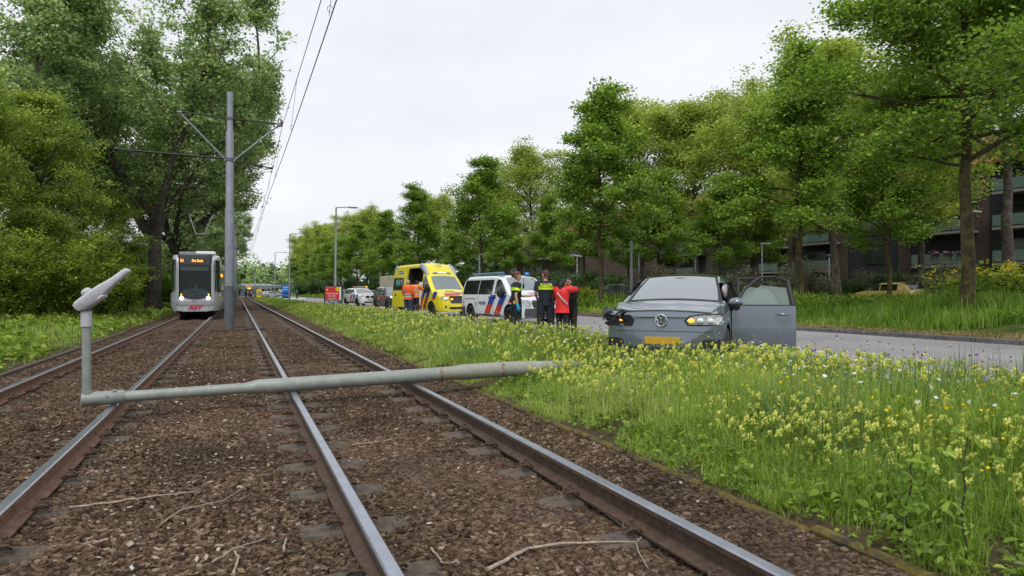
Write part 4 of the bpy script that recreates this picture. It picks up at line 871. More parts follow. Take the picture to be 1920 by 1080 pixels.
mb = MB(); mb.tube([(.33, -.10, 1.44), (.33, -.115, 1.44)], .15, 16); mb.build('round_badge', yel_m, o)
mb = MB(); mb.tube([(-.44, -.10, 1.40), (-.44, -.115, 1.40)], .075, 12); mb.build('round_badge', yel_m, o)
for s_, z_, tx in ((.145, 1.13, 'Veiligheidstraining'), (.13, .95, 'Samen Blind'), (.085, .77, 'veilig met de racefiets')):
    text('lettering', tx, s_, wht, (-.07, -.10, z_), (1, 0, 0), (0, -1, 0), o, ext=.003, bold=.002, width=.82)
text('lettering', 'ROV', .09, black, (.33, -.118, 1.44), (1, 0, 0), (0, -1, 0), o, ext=.002)
for k in range(3):
    mb = MB(); cx = -.38+k*.36; P = [(cx+.14*math.cos(t), -.10, .08+.14*math.sin(t)) for t in [q*math.pi/9 for q in range(19)]]; mb.tube(P, .014, 5, cap=False); mb.build('printed_wheel', black, o)
p = W(486, 165); p.z = 0; o = panel(p, -YAW*.5, 1.5, 2.2, .0, 'yellow advertising panel beside the tram stop'); plate(o, 'poster', -.62, .62, .1, 2.1, yel_m)
for i, c in enumerate(((.05, .4, .6), (.6, .1, .1), (.1, .5, .15), (.2, .1, .4))): plate(o, 'printed_picture', -.52+(i % 2)*.55, -.05+(i % 2)*.55, .55+(i//2)*.42, .92+(i//2)*.42, mat('printed_patch', c, .5), -.095)
for z_, s_ in ((1.8, .22), (1.55, .16)): text('lettering', 'U OV', s_, black, (-.1, -.095, z_), (1, 0, 0), (0, -1, 0), o, ext=.003)
p = W(536.5, 130); p.z = .1; o = panel(p, -YAW*.6, 1.75, 2.3, .35, 'blue advertising panel on the far side of the road'); plate(o, 'poster', -.8, .8, .42, 2.58, blue_m)
text('lettering', 'Samen', .36, wht, (-.1, -.1, 2.15), (1, 0, 0), (0, -1, 0), o, ext=.004, bold=.004); text('lettering', 'verder', .3, wht, (-.1, -.1, 1.75), (1, 0, 0), (0, -1, 0), o, ext=.004)
plate(o, 'printed_picture', -.5, .5, .7, 1.3, mat('printed_dark_blue', (.02, .06, .3), .5), -.095)
# striped marker post
p = W(526, 128); o = empty('marker_post', (p.x, p.y, .1), 0, 'black and white banded marker post at the median tip', 'traffic bollard'); mb = MB()
for k in range(5): mb.tube([(0, 0, k*.22), (0, 0, k*.22+.22)], .17, 12, mi=k % 2)
mb.build('banded_post', [black, wht], o); mb = MB(); mb.box((0, 0, 1.45), (.7, .1, .55), bev=.04); mb.build('sign_board', mat('faded_sign', (.5, .42, .36), .6), o)
mb = MB(); p = W(545, 126); mb.box((p.x, p.y, .06), (5, 1.6, .2), bev=.05); tag(mb.build('traffic_island', wht), kind='structure')
# ---------------------------------------------------------------- tram stop
o = empty('tram_stop_shelter', W(467, 178), 0, 'small tram stop shelter with an orange lit edge where the rails vanish', 'shelter')
orange = mat('orange_lit_edge', (.9, .3, .02), .4, em=(1, .4, .05), ems=.6)
mb = MB(); mb.box((0, 0, 2.75), (1.9, 4, .14), bev=.03); mb.build('roof', lampcol, o); mb = MB(); mb.box((0, -2.03, 2.74), (1.5, .04, .16)); mb.build('lit_edge', orange, o)
for s in (-1, 1): mb = MB(); mb.tube([(s*.75, -1.5, 0), (s*.75, -1.5, 2.7)], .05, 8); mb.build('post', lampcol, o)
mb = MB(); mb.box((0, 1.8, 1.3), (1.6, .04, 2.1)); mb.build('glass_pane', glassmat('shelter_glass', (.1, .12, .13), .5), o)
mb = MB(); mb.box((0, -2.0, 2.3), (.8, .12, .3)); mb.build('display', amber, o)
mb = MB(); p = W(463, 176); mb.box((p.x-.3, p.y+20, -.02), (2.2, 46, .3), bev=.03); tag(mb.build('platform', kerbm), kind='structure')
# low building and viaduct at the end
pale = mat('pale_cladding', (.55, .58, .58), .6, 0, .08, 1); slate = mat('slate_band', (.14, .17, .20), .5)
o = empty('station_building', W(458, 290), -YAW*.3, 'low pale building closing the end of the tram line', 'building')
mb = MB(); mb.box((0, 0, 4.0), (22, 8, 1.9)); mb.box((0, .3, 1.6), (20, 7, 3.2), mi=1); mb.build('wall', [pale, slate], o)
for k in range(9): mb = MB(); mb.box((-9+k*2.2, -4.02, 4.0), (1.5, .05, 1.0)); mb.build('window', blackgloss if k % 3 else blue_m, o)
for k in range(4): mb = MB(); mb.box((-7+k*4.6, -3.3, 1.7), (2.5, .08, 2.6)); mb.build('window', blackgloss, o)
o = empty('viaduct', W(530, 280), -YAW*.2, 'low grey viaduct behind the parked cars in the distance', 'viaduct')
mb = MB(); mb.box((0, 0, 3.6), (75, 6, .9)); mb.box((0, -3.05, 4.15), (75, .1, .5), mi=1); mb.build('deck', [slate, mat('pale_parapet', (.3, .36, .42), .6)], o)
for k in range(7): mb = MB(); mb.box((-30+k*10, 0, 1.6), (.7, 4, 3.2)); mb.build('pier', slate, o)
# crane tip above the far trees
p = W(481, 330); o = empty('tower_crane', (p.x, p.y, 0), .3, 'tiny reddish crane top over the far trees', 'crane'); cr = mat('crane_red', (.5, .12, .1), .6)
mb = MB(); mb.tube([(0, 0, 0), (0, 0, 14)], .5, 4); mb.build('tower', cr, o); mb = MB(); mb.tube([(-1.5, 0, 13.2), (3, 0, 14.2)], .35, 4); mb.build('jib', cr, o)
# ---------------------------------------------------------------- dark flats on the right
brick_d = mat('dark_brick', (.026, .026, .032), .85, 0, .25, 6, .3, 30); brick_b = mat('brown_brick', (.085, .06, .05), .9, 0, .3, 5, .4, 30)
roof_t = mat('red_roof_tiles', (.22, .06, .028), .85, 0, .3, 8, .6, 20); fr_m = mat('window_frame_dark', (.05, .06, .07), .5)
win_g = mat('window_glass', (.02, .025, .028), .08, spec=.8); blind = mat('window_blind', (.22, .23, .22), .6); balc_g = mat('balcony_glass', (.13, .19, .17), .25); slab = mat('balcony_slab', (.24, .22, .20), .8); black_rail = mat('balcony_rail', (.03, .03, .035), .5)
FX = 57.0; Ya, Yb = 30, 142; bays = 16; bw = (Yb-Ya)/bays; base = .4
o = empty('apartment_building', (FX, Ya, base), 0, 'long dark brick block of flats with greenish balconies behind the trees', 'building')
mb = MB(); mb.box((6, (Yb-Ya)/2, 5.7), (12, Yb-Ya, 11.4)); mb.build('wall', brick_d, o)
mb = MB(); L_ = Yb-Ya; mb.add([(-.8, -.5, 11.2), (-.8, L_+.5, 11.2), (6, L_+.5, 15.2), (6, -.5, 15.2), (12.8, -.5, 11.2), (12.8, L_+.5, 11.2), (-.8, -.5, 11.4), (-.8, L_+.5, 11.4), (6, L_+.5, 15.4), (6, -.5, 15.4), (12.8, -.5, 11.4), (12.8, L_+.5, 11.4)], [(0, 1, 2, 3), (3, 2, 5, 4), (6, 9, 8, 7), (9, 10, 11, 8), (0, 6, 7, 1), (4, 5, 11, 10), (0, 3, 9, 6), (3, 4, 10, 9), (1, 7, 8, 2), (2, 8, 11, 5)]); mb.build('roof', roof_t, o)
mbp = MB(); mbp.box((-.03, 0, 5.6), (.1, 1.3, 11.1)); pier = mbp.mesh('brick_pier', brick_b)
mw = MB(); mw.box((-.03, 0, 0), (.08, 2.5, 1.55)); wm = mw.mesh('window', fr_m); mg = MB(); mg.box((-.08, -.62, 0), (.03, 1.1, 1.35)); gm_ = mg.mesh('pane', win_g); mg = MB(); mg.box((-.08, .62, 0), (.03, 1.1, 1.35)); gm2 = mg.mesh('pane', blind)
mb_ = MB(); mb_.box((-.8, 0, -.1), (1.6, 4.9, .2)); slabm = mb_.mesh('balcony', slab)
mb_ = MB()
for k in range(4): mb_.box((-1.58, -1.83+k*1.22, .52), (.04, 1.16, .86))
balg = mb_.mesh('parapet', balc_g)
mb_ = MB(); mb_.box((-1.58, 0, 1.05), (.05, 4.9, .05)); 
for k in range(5): mb_.box((-1.58, -2.44+k*1.22, .5), (.05, .05, 1.1))
balr = mb_.mesh('handrail', black_rail)
for i in range(bays):
    yc = bw*(i+.5)
    q = link('brick_pier', pier, o); q.location = (0, bw*i+.8, 0)
    for f in range(4):
        z = f*2.8
        if f == 0 or i % 3 != 1:
            wq = link('window', wm, o); wq.location = (0, yc+.6, z+1.55)
            a = link('pane', gm_, wq); a2 = link('pane', gm2 if (i+f) % 4 == 1 else gm_, wq)
            if (i+f) % 4 != 1: a2.location.y = 1.24
        if i % 3 != 2 and f > 0 or (i % 4 == 1 and f == 0):
            bq = link('balcony', slabm, o); bq.location = (0, yc, z+.35); link('parapet', balg, bq); link('handrail', balr, bq)
# flower boxes on the right hand balcony
for k in range(3):
    p = Vector((FX-1.66, Ya+bw*1.2+k*1.1, base+2.8+1.25)); mb = MB(); mb.box(p, (.18, .7, .16), bev=.02)
    o2 = empty('flower_box', p, 0, 'planted box of pink and white flowers on a balcony rail of the dark flats', 'flower box', 'flower boxes on the balcony rails'); q = mb.build('box', black_rail, o2); q.matrix_parent_inverse = Matrix.Translation(-p)
    r2 = np.random.default_rng(k); V, F, T = leaves(r2.normal(0, 1, (14, 3))*[.06, .3, .08]+[0, 0, .14], 8, .04, .06, k); link('blossom', npmesh('blossom', V, F, leafmat('box_flower', [(.5, .1, .25), (.6, .2, .35), (.7, .65, .6)], .2), T), o2)
# second block of flats, brown, far behind the embracing women
p = W(1075, 95); o = empty('apartment_building', (p.x-2, p.y, .4), 0, 'brown brick flats glimpsed behind the embracing women', 'building')
mb = MB(); mb.box((8, 12, 4.5), (12, 30, 9)); mb.build('wall', brick_b, o)
for f in range(3):
    for i in range(5): wq = link('window', wm, o); wq.location = (1.97, 1+i*5.2, f*2.8+1.7); link('pane', gm_, wq); a2 = link('pane', gm_, wq); a2.location.y = 1.24
    mb = MB(); mb.box((1.3, 12, f*2.8+.3), (1.4, 28, .18)); mb.build('balcony', pale, o)
# ---------------------------------------------------------------- vehicles
class Veh:
    """A body lofted along x (forward) from a roofline, a plan and a side profile; panels, windows and stripes are laid on the same surfaces."""
    def __init__(s, L, Wd, zb, top, belt, tumble, plan, r=.09, crown=.03, zt_soft=.05):
        s.L, s.Wd, s.zb, s.belt, s.tumble, s.r, s.crown = L, Wd, zb, belt, tumble, r, crown
        top = sorted(top); plan = sorted(plan); s.tx = [a for a, b in top]; s.tz = [b for a, b in top]; s.px = [a for a, b in plan]; s.pw = [b for a, b in plan]; s.soft = zt_soft
    def top(s, x): return sum(np.interp(x+k*s.soft, s.tx, s.tz) for k in (-1, -.5, 0, .5, 1))/5
    def pl(s, x): return float(np.interp(x, s.px, s.pw))
    def hw(s, x, z):
        p = np.interp(z, [s.zb, s.zb+.16, s.zb+.35, s.belt-.1, s.belt], [.94, .99, 1.0, .99, .975])
        w_ = s.pl(x)*s.Wd/2*p
        if z > s.belt: w_ -= s.tumble*(z-s.belt)
        return float(w_)
    def side(s, sg):
        return lambda a, b, off: (a, sg*(s.hw(a, b)+off), b)       # a = x, b = z
    def topf(s, a, b, off):                                       # a = -1..1 across, b = x
        zt = s.top(b); e = s.hw(b, zt-s.r*.3)-s.r; dz = (s.top(b+.02)-s.top(b-.02))/.04; n = 1/math.sqrt(1+dz*dz)
        return (b-dz*n*off, a*e, zt-s.crown*a*a+n*off)
    def frontf(s, sg):
        xs = np.linspace(0, s.L/2, 60)
        def f(a, b, off):                                         # a = y, b = z
            ws = [s.hw(sg*x, b) for x in xs]; x = float(np.interp(-abs(a), [-q for q in ws], xs)) if abs(a) > ws[-1] else s.L/2
            return (sg*(x+off), a*(1+off*.6), b)
        return f
    def ring(s, x):
        zt = s.top(x); r = min(s.r, (zt-s.zb)*.3); n = 9; P = []
        P.append((x, 0, s.zb)); P.append((x, s.hw(x, s.zb)*.8, s.zb))
        for k in range(n+1): z = s.zb+.03+(zt-r-s.zb-.03)*k/n; P.append((x, s.hw(x, z), z))
        e = s.hw(x, zt-r*.3)-r
        for k in (1, 2): t = k*math.pi/6; P.append((x, e+r*math.cos(t)*1.0, zt-s.crown-r+r*math.sin(t)+s.crown*.3*k/3))
        for k in range(5): a = 1-k/4; P.append((x, a*e, zt-s.crown*a*a))
        return P
    def body(s, n=64):
        xs = sorted(set([round(v, 4) for v in list(np.linspace(-s.L/2, s.L/2, n))+[x for x in s.tx+s.px if abs(x) <= s.L/2]]))
        rings = []
        for x in xs:
            h = s.ring(x); rings.append(h+[(a, -b, c) for a, b, c in h[-2:0:-1]])
        mb = MB(); mb.rings(rings); return mb
    def panel(s, fn, rows, nu=6, nv=4, off=.008, thick=0, mb=None, mi=0):
        "rows: [(b, a0, a1), ...] - a patch following the surface fn"
        mb = mb or MB(); G = []
        for i in range(len(rows)-1):
            for k in range(nv+(1 if i == len(rows)-2 else 0)):
                f = k/nv; b, a0, a1 = [rows[i][q]*(1-f)+rows[i+1][q]*f for q in range(3)]
                G.append([fn(a0+(a1-a0)*j/nu, b, off) for j in range(nu+1)])
        mb.grid(G, mi); return mb
def cut(o, boxes, cyls, inner):
    "open wheel arches and door openings in a closed body; the faces of the opening take the dark lining"
    me = o.data; tools = []
    for c, sz in boxes: b = MB(); b.box(c, sz); tools.append(b.build('t', inner, o.parent))
    for c, r, w_ in cyls:
        b = MB(); b.tube([(c[0], c[1]-w_/2, c[2]), (c[0], c[1]+w_/2, c[2])], r, 28, smooth=False); tools.append(b.build('t', inner, o.parent))
    for t in tools:
        b = bmesh.new(); b.from_mesh(t.data); bmesh.ops.remove_doubles(b, verts=b.verts, dist=1e-5); bmesh.ops.recalc_face_normals(b, faces=b.faces); b.to_mesh(t.data); b.free()
        m = o.modifiers.new('b', 'BOOLEAN'); m.operation = 'DIFFERENCE'; m.object = t; m.solver = 'EXACT'
    k = len(o.data.materials); me2 = evaluate(o, 'body'); o.modifiers.clear(); o.data = me2
    for t in tools: bpy.data.objects.remove(t)
    me2.materials.append(inner); k = len(me2.materials)-1
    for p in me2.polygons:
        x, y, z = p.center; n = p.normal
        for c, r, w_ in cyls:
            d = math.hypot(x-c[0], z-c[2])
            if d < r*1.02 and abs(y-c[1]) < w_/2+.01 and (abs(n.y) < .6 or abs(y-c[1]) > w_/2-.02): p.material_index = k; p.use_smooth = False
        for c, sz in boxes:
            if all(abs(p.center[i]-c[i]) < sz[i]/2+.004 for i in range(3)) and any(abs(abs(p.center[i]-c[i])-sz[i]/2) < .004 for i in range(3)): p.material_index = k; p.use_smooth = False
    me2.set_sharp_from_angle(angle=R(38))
tyre_m = rubber; rim_m = mat('alloy_rim', (.33, .34, .36), .35, .8); rimd = mat('dark_rim', (.03, .03, .032), .4, .5)
def wheel(par, x, y, r, w_, sg, rm=None, spokes=5, steer=0):
    o = empty('wheel', (x, y, r), 0, parent=par); o.rotation_euler.z = steer
    n = 28; prof_ = [(.62, -.5), (.9, -.5), (.985, -.38), (1, -.2), (1, .2), (.985, .38), (.9, .5), (.62, .5)]
    mb = MB(); rings = [[(r*a*math.cos(t), b*w_, r*a*math.sin(t)) for a, b in prof_] for t in [2*math.pi*k/n for k in range(n+1)]]; mb.rings(rings, cap=False); mb.build('tyre', tyre_m, o, angle=50)
    mb = MB(); yo = sg*w_*.40
    mb.tube([(0, -sg*w_*.2, 0), (0, yo*.2, 0)], r*.63, 24); mb2 = MB()
    for k in range(spokes):
        t = 2*math.pi*k/spokes; d = Vector((math.cos(t), 0, math.sin(t))); q = Vector((-math.sin(t), 0, math.cos(t)))
        vs = [d*r*.1+q*r*.09, d*r*.1-q*r*.09, d*r*.62-q*r*.07, d*r*.62+q*r*.07]; vs = [v+Vector((0, yo, 0)) for v in vs]+[v+Vector((0, yo*.55, 0)) for v in vs]
        mb2.add(vs, [(0, 1, 2, 3), (7, 6, 5, 4), (0, 4, 5, 1), (1, 5, 6, 2), (2, 6, 7, 3), (3, 7, 4, 0)])
    mb2.tube([(0, yo*.5, 0), (0, yo*1.06, 0)], r*.17, 14); rg = [[(r*a*math.cos(t), b, r*a*math.sin(t)) for a, b in ((.6, yo*.4), (.6, yo*1.05), (.645, yo*1.15), (.645, yo*.4))] for t in [2*math.pi*k/24 for k in range(25)]]; mb2.rings(rg, cap=False)
    mb.build('brake_disc', rimd, o); mb2.build('rim', rm or rim_m, o, angle=40); return o
def heading(x, y): return math.atan2(y, x)      # rotation of a thing whose front looks along local +x
win = mat('car_glass', (.015, .018, .02), .04, spec=.9, coat=.3)
ws_m = mat('windscreen_glass', (.19, .22, .24), .06, spec=1.0, coat=1.0)
ws_m2 = mat('windscreen_glass_blue', (.15, .185, .20), .06, spec=1.0, coat=1.0)
head_m = mat('headlamp_glass', (.55, .57, .6), .08, .3, .3, 30, coat=1); drl = mat('lit_headlamp', (.9, .9, .95), .2, em=(1, 1, 1), ems=1.5)
plate_m = mat('number_plate_yellow', (.55, .32, .02), .5)
red_s = mat('livery_red', (.55, .025, .02), .35, coat=.5); blue_s = mat('livery_blue', (.01, .055, .36), .35, coat=.5)
def add(v, par, nm, fn, rows, m, off=.008, nu=6, nv=4, label=None):
    o = v.panel(fn, rows, nu, nv, off).build(nm, m, par)
    if label: o['label'] = label
    return o
def livery(v, par, sg, xs, z0, zm, z1, w_=.24, lean=.42, zr=.0, off=.011, b_lean=None, red_off=0):
    "slanted blue over red stripes"
    f = v.side(sg)
    for x in xs:
        g = lambda z: x+lean*(z-zm)
        add(v, par, 'blue_stripe', f, [(zm, g(zm)-w_/2, g(zm)+w_/2), (z1, g(z1)-w_/2, g(z1)+w_/2)], blue_s, off)
        add(v, par, 'red_stripe', f, [(z0, g(z0)-w_/2, g(z0)+w_/2), (zm, g(zm)-w_/2, g(zm)+w_/2)], red_s, off)
def mirror(par, p, sg, m, s=1.0, big=False):
    mb = MB(); mb.ball((p[0], p[1]+sg*.13*s, p[2]), (.08*s, .14*s, .085*s if not big else .17*s), n=12, m=8); mb.tube([(p[0], p[1]-sg*.05, p[2]-.07*s), (p[0], p[1]+sg*.07*s, p[2]-.05*s)], .03*s, 8); return mb.build('mirror', m, par)
# ------------- crashed grey hatchback
grey_car = mat('grey_car_paint', (.15, .18, .215), .2, .45, .02, 3, coat=1.0)
H46 = R(44.5); car_h = math.atan2(-math.cos(H46), -math.sin(H46))
o = empty('crashed_car', (CAR[0]-.13, CAR[1]+.05, -.03), car_h, 'grey hatchback with crumpled bonnet and left doors open, stopped in the flowering verge', 'car')
v = Veh(4.26, 1.80, .20, [(2.13, .80), (2.10, .90), (2.0, .955), (1.6, 1.0), (1.2, 1.05), (1.02, 1.09), (.55, 1.32), (.15, 1.50), (-.1, 1.545), (-.6, 1.565), (-1.2, 1.54), (-1.6, 1.46), (-1.8, 1.38), (-2.0, 1.0), (-2.13, .85)], 1.02, .42,
        [(2.13, .80), (2.09, .88), (1.98, .945), (1.7, .985), (1.2, 1.0), (-1.3, 1.0), (-1.8, .96), (-2.05, .88), (-2.13, .78)], r=.10, crown=.035)
b = v.body().build('body', grey_car, o, angle=38)
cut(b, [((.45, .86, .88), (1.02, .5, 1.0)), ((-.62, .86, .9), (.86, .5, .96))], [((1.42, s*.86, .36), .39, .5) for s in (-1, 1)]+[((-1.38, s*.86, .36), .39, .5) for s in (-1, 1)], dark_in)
for sx in (1.42, -1.38):
    for s in (-1, 1): wheel(o, sx, s*.78, .345, .21, s, rimd, 5, R(14) if sx > 0 else 0)
T = v.topf
add(v, o, 'windscreen', T, [(.98, -.93, .93), (.62, -.96, .96), (.16, -.95, .95)], ws_m, .010, 10, 4)
add(v, o, 'windscreen_edge', T, [(1.09, -1.02, 1.02), (.10, -1.03, 1.03)], black, .005, 10, 8)
mbm = MB(); mbm.ball((.22, 0, 1.445), (.06, .17, .035)); mbm.build('sensor_housing', mat('dim_sensor', (.12, .13, .14), .3), o)
add(v, o, 'roof_panel', T, [(.04, -1.02, 1.02), (-1.5, -1.0, 1.0)], blackgloss, .007, 8, 10)
for sg in (-1, 1):
    f = v.side(sg); 
    if sg < 0:
        add(v, o, 'side_window', f, [(1.05, -1.35, .82), (1.42, -1.1, .32)], win, .008, 10, 4); add(v, o, 'door_seam', f, [(.3, .92, .93), (1.0, .95, .96)], black, .009)
    else: add(v, o, 'rear_side_window', f, [(1.05, -1.6, -1.08), (1.42, -1.35, -1.08)], win, .008, 4, 4)
    add(v, o, 'pillar_trim', f, [(1.06, .96, 1.02), (1.45, .28, .36)], black, .012, 3, 6)
add(v, o, 'rear_window', T, [(-1.85, -.9, .9), (-1.98, -.9, .9)], win, .01)
# buckled bonnet: a sheet of its own with folds
G = []
for i in range(19):
    x = 2.02-(.92*i/18)
    row = []
    for j in range(25):
        a = -.97+1.94*j/24; p = T(a, x, .016); u = i/18
        fold = .035*math.exp(-((u-.42-.10*a)/.05)**2)*(1.15-.3*a) - .022*math.exp(-((u-.58-.08*a)/.06)**2)+.045*math.exp(-((a+.93)/.16)**2)*(1-u)**.5+.012*math.exp(-((u-.85)/.05)**2)
        row.append((p[0], p[1], p[2]+fold))
    G.append(row)
G2 = [[(p[0], p[1], p[2]-.015) for p in r_] for r_ in G]
mb = MB(); mb.grid(G); mb.grid(G2, flip=True)
for A, B2 in ((G[0], G2[0]), (G[-1], G2[-1]), ([r_[0] for r_ in G], [r_[0] for r_ in G2]), ([r_[-1] for r_ in G], [r_[-1] for r_ in G2])): mb.grid([A, B2])
h_ = mb.build('bonnet', grey_car, o); h_['label'] = 'bonnet buckled by the crash'
F_ = v.frontf(1)
add(v, o, 'grille_gap', F_, [(.835, -.62, .60), (.85, -.62, .60)], black, .012, 14, 1)
hl = add(v, o, 'headlight', F_, [(.745, .40, .84), (.80, .36, .89), (.855, .42, .895), (.885, .62, .89)], head_m, .014, 10, 3)
add(v, hl, 'headlight_bezel', F_, [(.73, .38, .86), (.80, .33, .895), (.87, .40, .897), (.90, .60, .895)], blackgloss, .010, 10, 3)
mb = MB()
for y_ in (.56, .70): q = F_(y_, .80, .02); mb.ball(q, (.02, .055, .04), n=12)
mb.build('lens', mat('lamp_lens_glass', (.75, .78, .82), .05, .2, coat=1), hl)
q = F_(.43, .80, .02); mb = MB(); mb.ball(q, (.02, .05, .03)); mb.build('indicator', amber, hl)
hb_ = add(v, o, 'broken_headlight_cavity', F_, [(.71, -.86, -.44), (.80, -.895, -.40), (.88, -.89, -.46)], dark_in, .012, 10, 3)
mb = MB(); rd = random.Random(2)
for k in range(16):
    q = Vector(F_(-.50-.36*rd.random(), .72+.2*rd.random(), .02)); mb.box(q, (.03, .03+.09*rd.random(), .01+.03*rd.random()), rot=(rd.uniform(-1, 1), rd.uniform(-1, 1), rd.uniform(-1, 1)))
mb.build('broken_plastic', black, o)
mb = MB(); q = F_(-.6, .80, .02); mb.ball(q, (.015, .025, .02)); mb.build('indicator', amber, o)
# torn wing on the right, sticking out
mb = MB(); G = []
for i in range(9):
    row = []
    for j in range(6): x = 1.05+1.0*i/8; z = .80+.17*j/5; row.append((x, -(v.hw(x, z)+.02+.08*(i/8)**2+.02*math.sin(i*1.9+j)), z+.03*math.sin(i*1.3)*(i/8)))
    G.append(row)
mb.grid(G); G2 = [[(a, b_+.012, c-.004) for a, b_, c in r_] for r_ in G]; mb.grid(G2, flip=True)
f_ = mb.build('front_wing', grey_car, o); f_['label'] = 'torn and bent right front wing'
lowg = mat('black_mesh_grille', (.018, .019, .02), .5, 0, 0, 1)
add(v, o, 'lower_grille', F_, [(.24, -.58, .58), (.32, -.60, .60), (.40, -.56, .56)], lowg, .010, 14, 3)
for s in (-1, 1): 
    gq = add(v, o, 'side_intake', F_, [(.40, s*.60, s*.82), (.47, s*.56, s*.86), (.53, s*.62, s*.86)], lowg, .012, 6, 3)
    mb = MB()
    for k in range(5):
        for j in range(4): q = F_(s*(.66+.04*k), .40+.035*j+(.017 if k % 2 else 0), .018); mb.tube([(q[0], q[1]-.012, q[2]), (q[0], q[1]+.012, q[2])], .004, 4)
    mb.build('mesh_bar', rimd, gq)
add(v, o, 'bumper_crease', F_, [(.635, -.80, .80), (.642, -.80, .80)], black, .010, 16, 1); add(v, o, 'cowl', T, [(1.06, -.93, .93), (.995, -.93, .93)], black, .016, 12, 2)
add(v, o, 'bumper_lip', F_, [(.205, -.78, .78), (.235, -.80, .80)], black, .02, 14, 1)
mb = MB(); mb.box((2.152, .02, .50), (.014, .52, .11), bev=.004); mb.build('number_plate', plate_m, o)
# emblem: ring with the two letters one above the other
mb = MB(); P = [(2.155, .085*math.cos(t), .80+.085*math.sin(t)) for t in [k*math.pi/14 for k in range(29)]]; mb.tube(P, .010, 6, cap=False)
def stroke(mb, pts, r=.009): mb.tube([(2.158, -y, z) for y, z in pts], r, 5)
stroke(mb, [(-.036, .868), (0, .812), (.036, .868)]); stroke(mb, [(-.07, .835), (-.036, .735), (0, .798), (.036, .735), (.07, .835)])
em_ = mb.build('emblem', mat('emblem_silver', (.6, .62, .65), .2, .6), o)
mb = MB(); mb.tube([(2.132, 0, .80), (2.15, 0, .80)], .088, 20); mb.build('emblem_plate', mat('emblem_ground', (.07, .075, .08), .3), em_)
# white airbags glimpsed inside
mb = MB(); mb.ball((-.2, .70, 1.25), (.5, .05, .14)); mb.build('airbag', mat('airbag_cloth', (.6, .55, .55), .9, 0, .1, 20, .5), o)
# open doors (hinged at their front edge)
glass_d = glassmat('door_glass', (.22, .27, .27), .62)
def door(name, xh, ln, z0, ztop_f, ztop_r, ang_, lab, mirror_=False, upright=False):
    hx, hy = xh, v.hw(xh, .8)+.01
    d = empty(name, (hx, hy, 0), 0, parent=o); d.rotation_euler.z = -R(ang_); d['label'] = lab
    # local: door extends along -x, outer face towards +y
    mb = MB(); rows = []
    for j in range(9):
        z = z0+(1.0-z0)*j/8; yo = v.hw(xh-.4, z)-v.hw(xh, .8); rows.append([(-ln*i/10, yo+(0.012 if .28 < i/10 < 5 else 0)*0, z) for i in range(11)])
    back = [[(a, b_-.10, c) for a, b_, c in r_] for r_ in rows]
    mb.grid(rows, flip=False); mb.grid(back, flip=True, mi=1)
    mb.grid([rows[0], back[0]], mi=1); mb.grid([rows[-1], back[-1]], mi=1); mb.grid([[r_[0] for r_ in rows], [r_[0] for r_ in back]], mi=1); mb.grid([[r_[-1] for r_ in rows], [r_[-1] for r_ in back]])
    sk = mb.build('door_panel', [grey_car, black], d)
    yb = v.hw(xh-.4, 1.0)-v.hw(xh, .8)-.03; tt = .42
    A = (-.06, yb, 1.0); B = (-ln*.52, yb-tt*(ztop_f-1.0), ztop_f); Cc = (-ln+.05, yb-tt*(ztop_r-1), ztop_r); D = (-ln+.03, yb, 1.0)
    if upright: B = (-.10, yb-tt*(ztop_f-1.0), ztop_f); Cc = (-ln*.78, yb-tt*(ztop_r-1), ztop_r-.03)
    mb = MB(); M1 = (A[0]*.6+B[0]*.4, (A[1]+B[1])/2, (A[2]+B[2])/2) if upright else (-ln*.25, yb-tt*(ztop_f-1)*.55, 1+(ztop_f-1)*.58); mb.tube([A, M1, B, ((B[0]+Cc[0])/2, (B[1]+Cc[1])/2-.005, max(B[2], Cc[2])+.012), Cc], .024, 8); mb.tube([Cc, D], .045, 8); mb.box((-ln/2, yb, 1.0), (ln*.94, .05, .03)); mb.build('window_frame', black, d)
    mb = MB(); Gg = []
    def lerp3(p, q, f): return tuple(p[i]*(1-f)+q[i]*f for i in range(3))
    topz = [lerp3(A, B, i/3*1.0) for i in range(3)]+[lerp3(B, Cc, i/3) for i in range(4)]
    bot = [lerp3(A, D, i/6) for i in range(7)]
    Gg = [bot, [lerp3(b_, t_, .72) for b_, t_ in zip(bot, topz)]]; mb.grid(Gg); mb.build('window', glass_d, d)
    mb = MB(); mb.tube([(-ln+.10, .045, .86), (-ln+.14, .075, .865), (-ln+.26, .078, .865), (-ln+.31, .045, .86)], [.012, .02, .02, .012], 8); mb.build('handle', grey_car, d)
    if mirror_:
        mb = MB(); mb.rings([[(x_+.03*math.cos(t)*0, .12+w_*.0+yy, z_) for (yy, z_) in [(w_*1.25*math.cos(t), 1.06+w_*.78*math.sin(t)) for t in [k*math.pi/7 for k in range(14)]]] for x_, w_ in ((-.10, .01), (-.095, .085), (-.03, .10), (.05, .075), (.09, .02))])
        m_ = mb.build('mirror', [grey_car], d, angle=60); mb = MB(); mb.tube([(-.06, -.02, 1.0), (-.05, .06, .99), (-.03, .12, .985)], [.035, .04, .06], 8); mb.box((-.0, .13, 1.03), (.16, .2, .03), bev=.01); mb.build('mirror_foot', black, m_)
    return d
door('front_door', .93, 1.04, .30, 1.46, 1.40, 66, 'front left door swung wide open', True)
door('rear_door', -.20, .86, .32, 1.46, 1.38, 64, 'rear left door swung open behind the front one', upright=True)
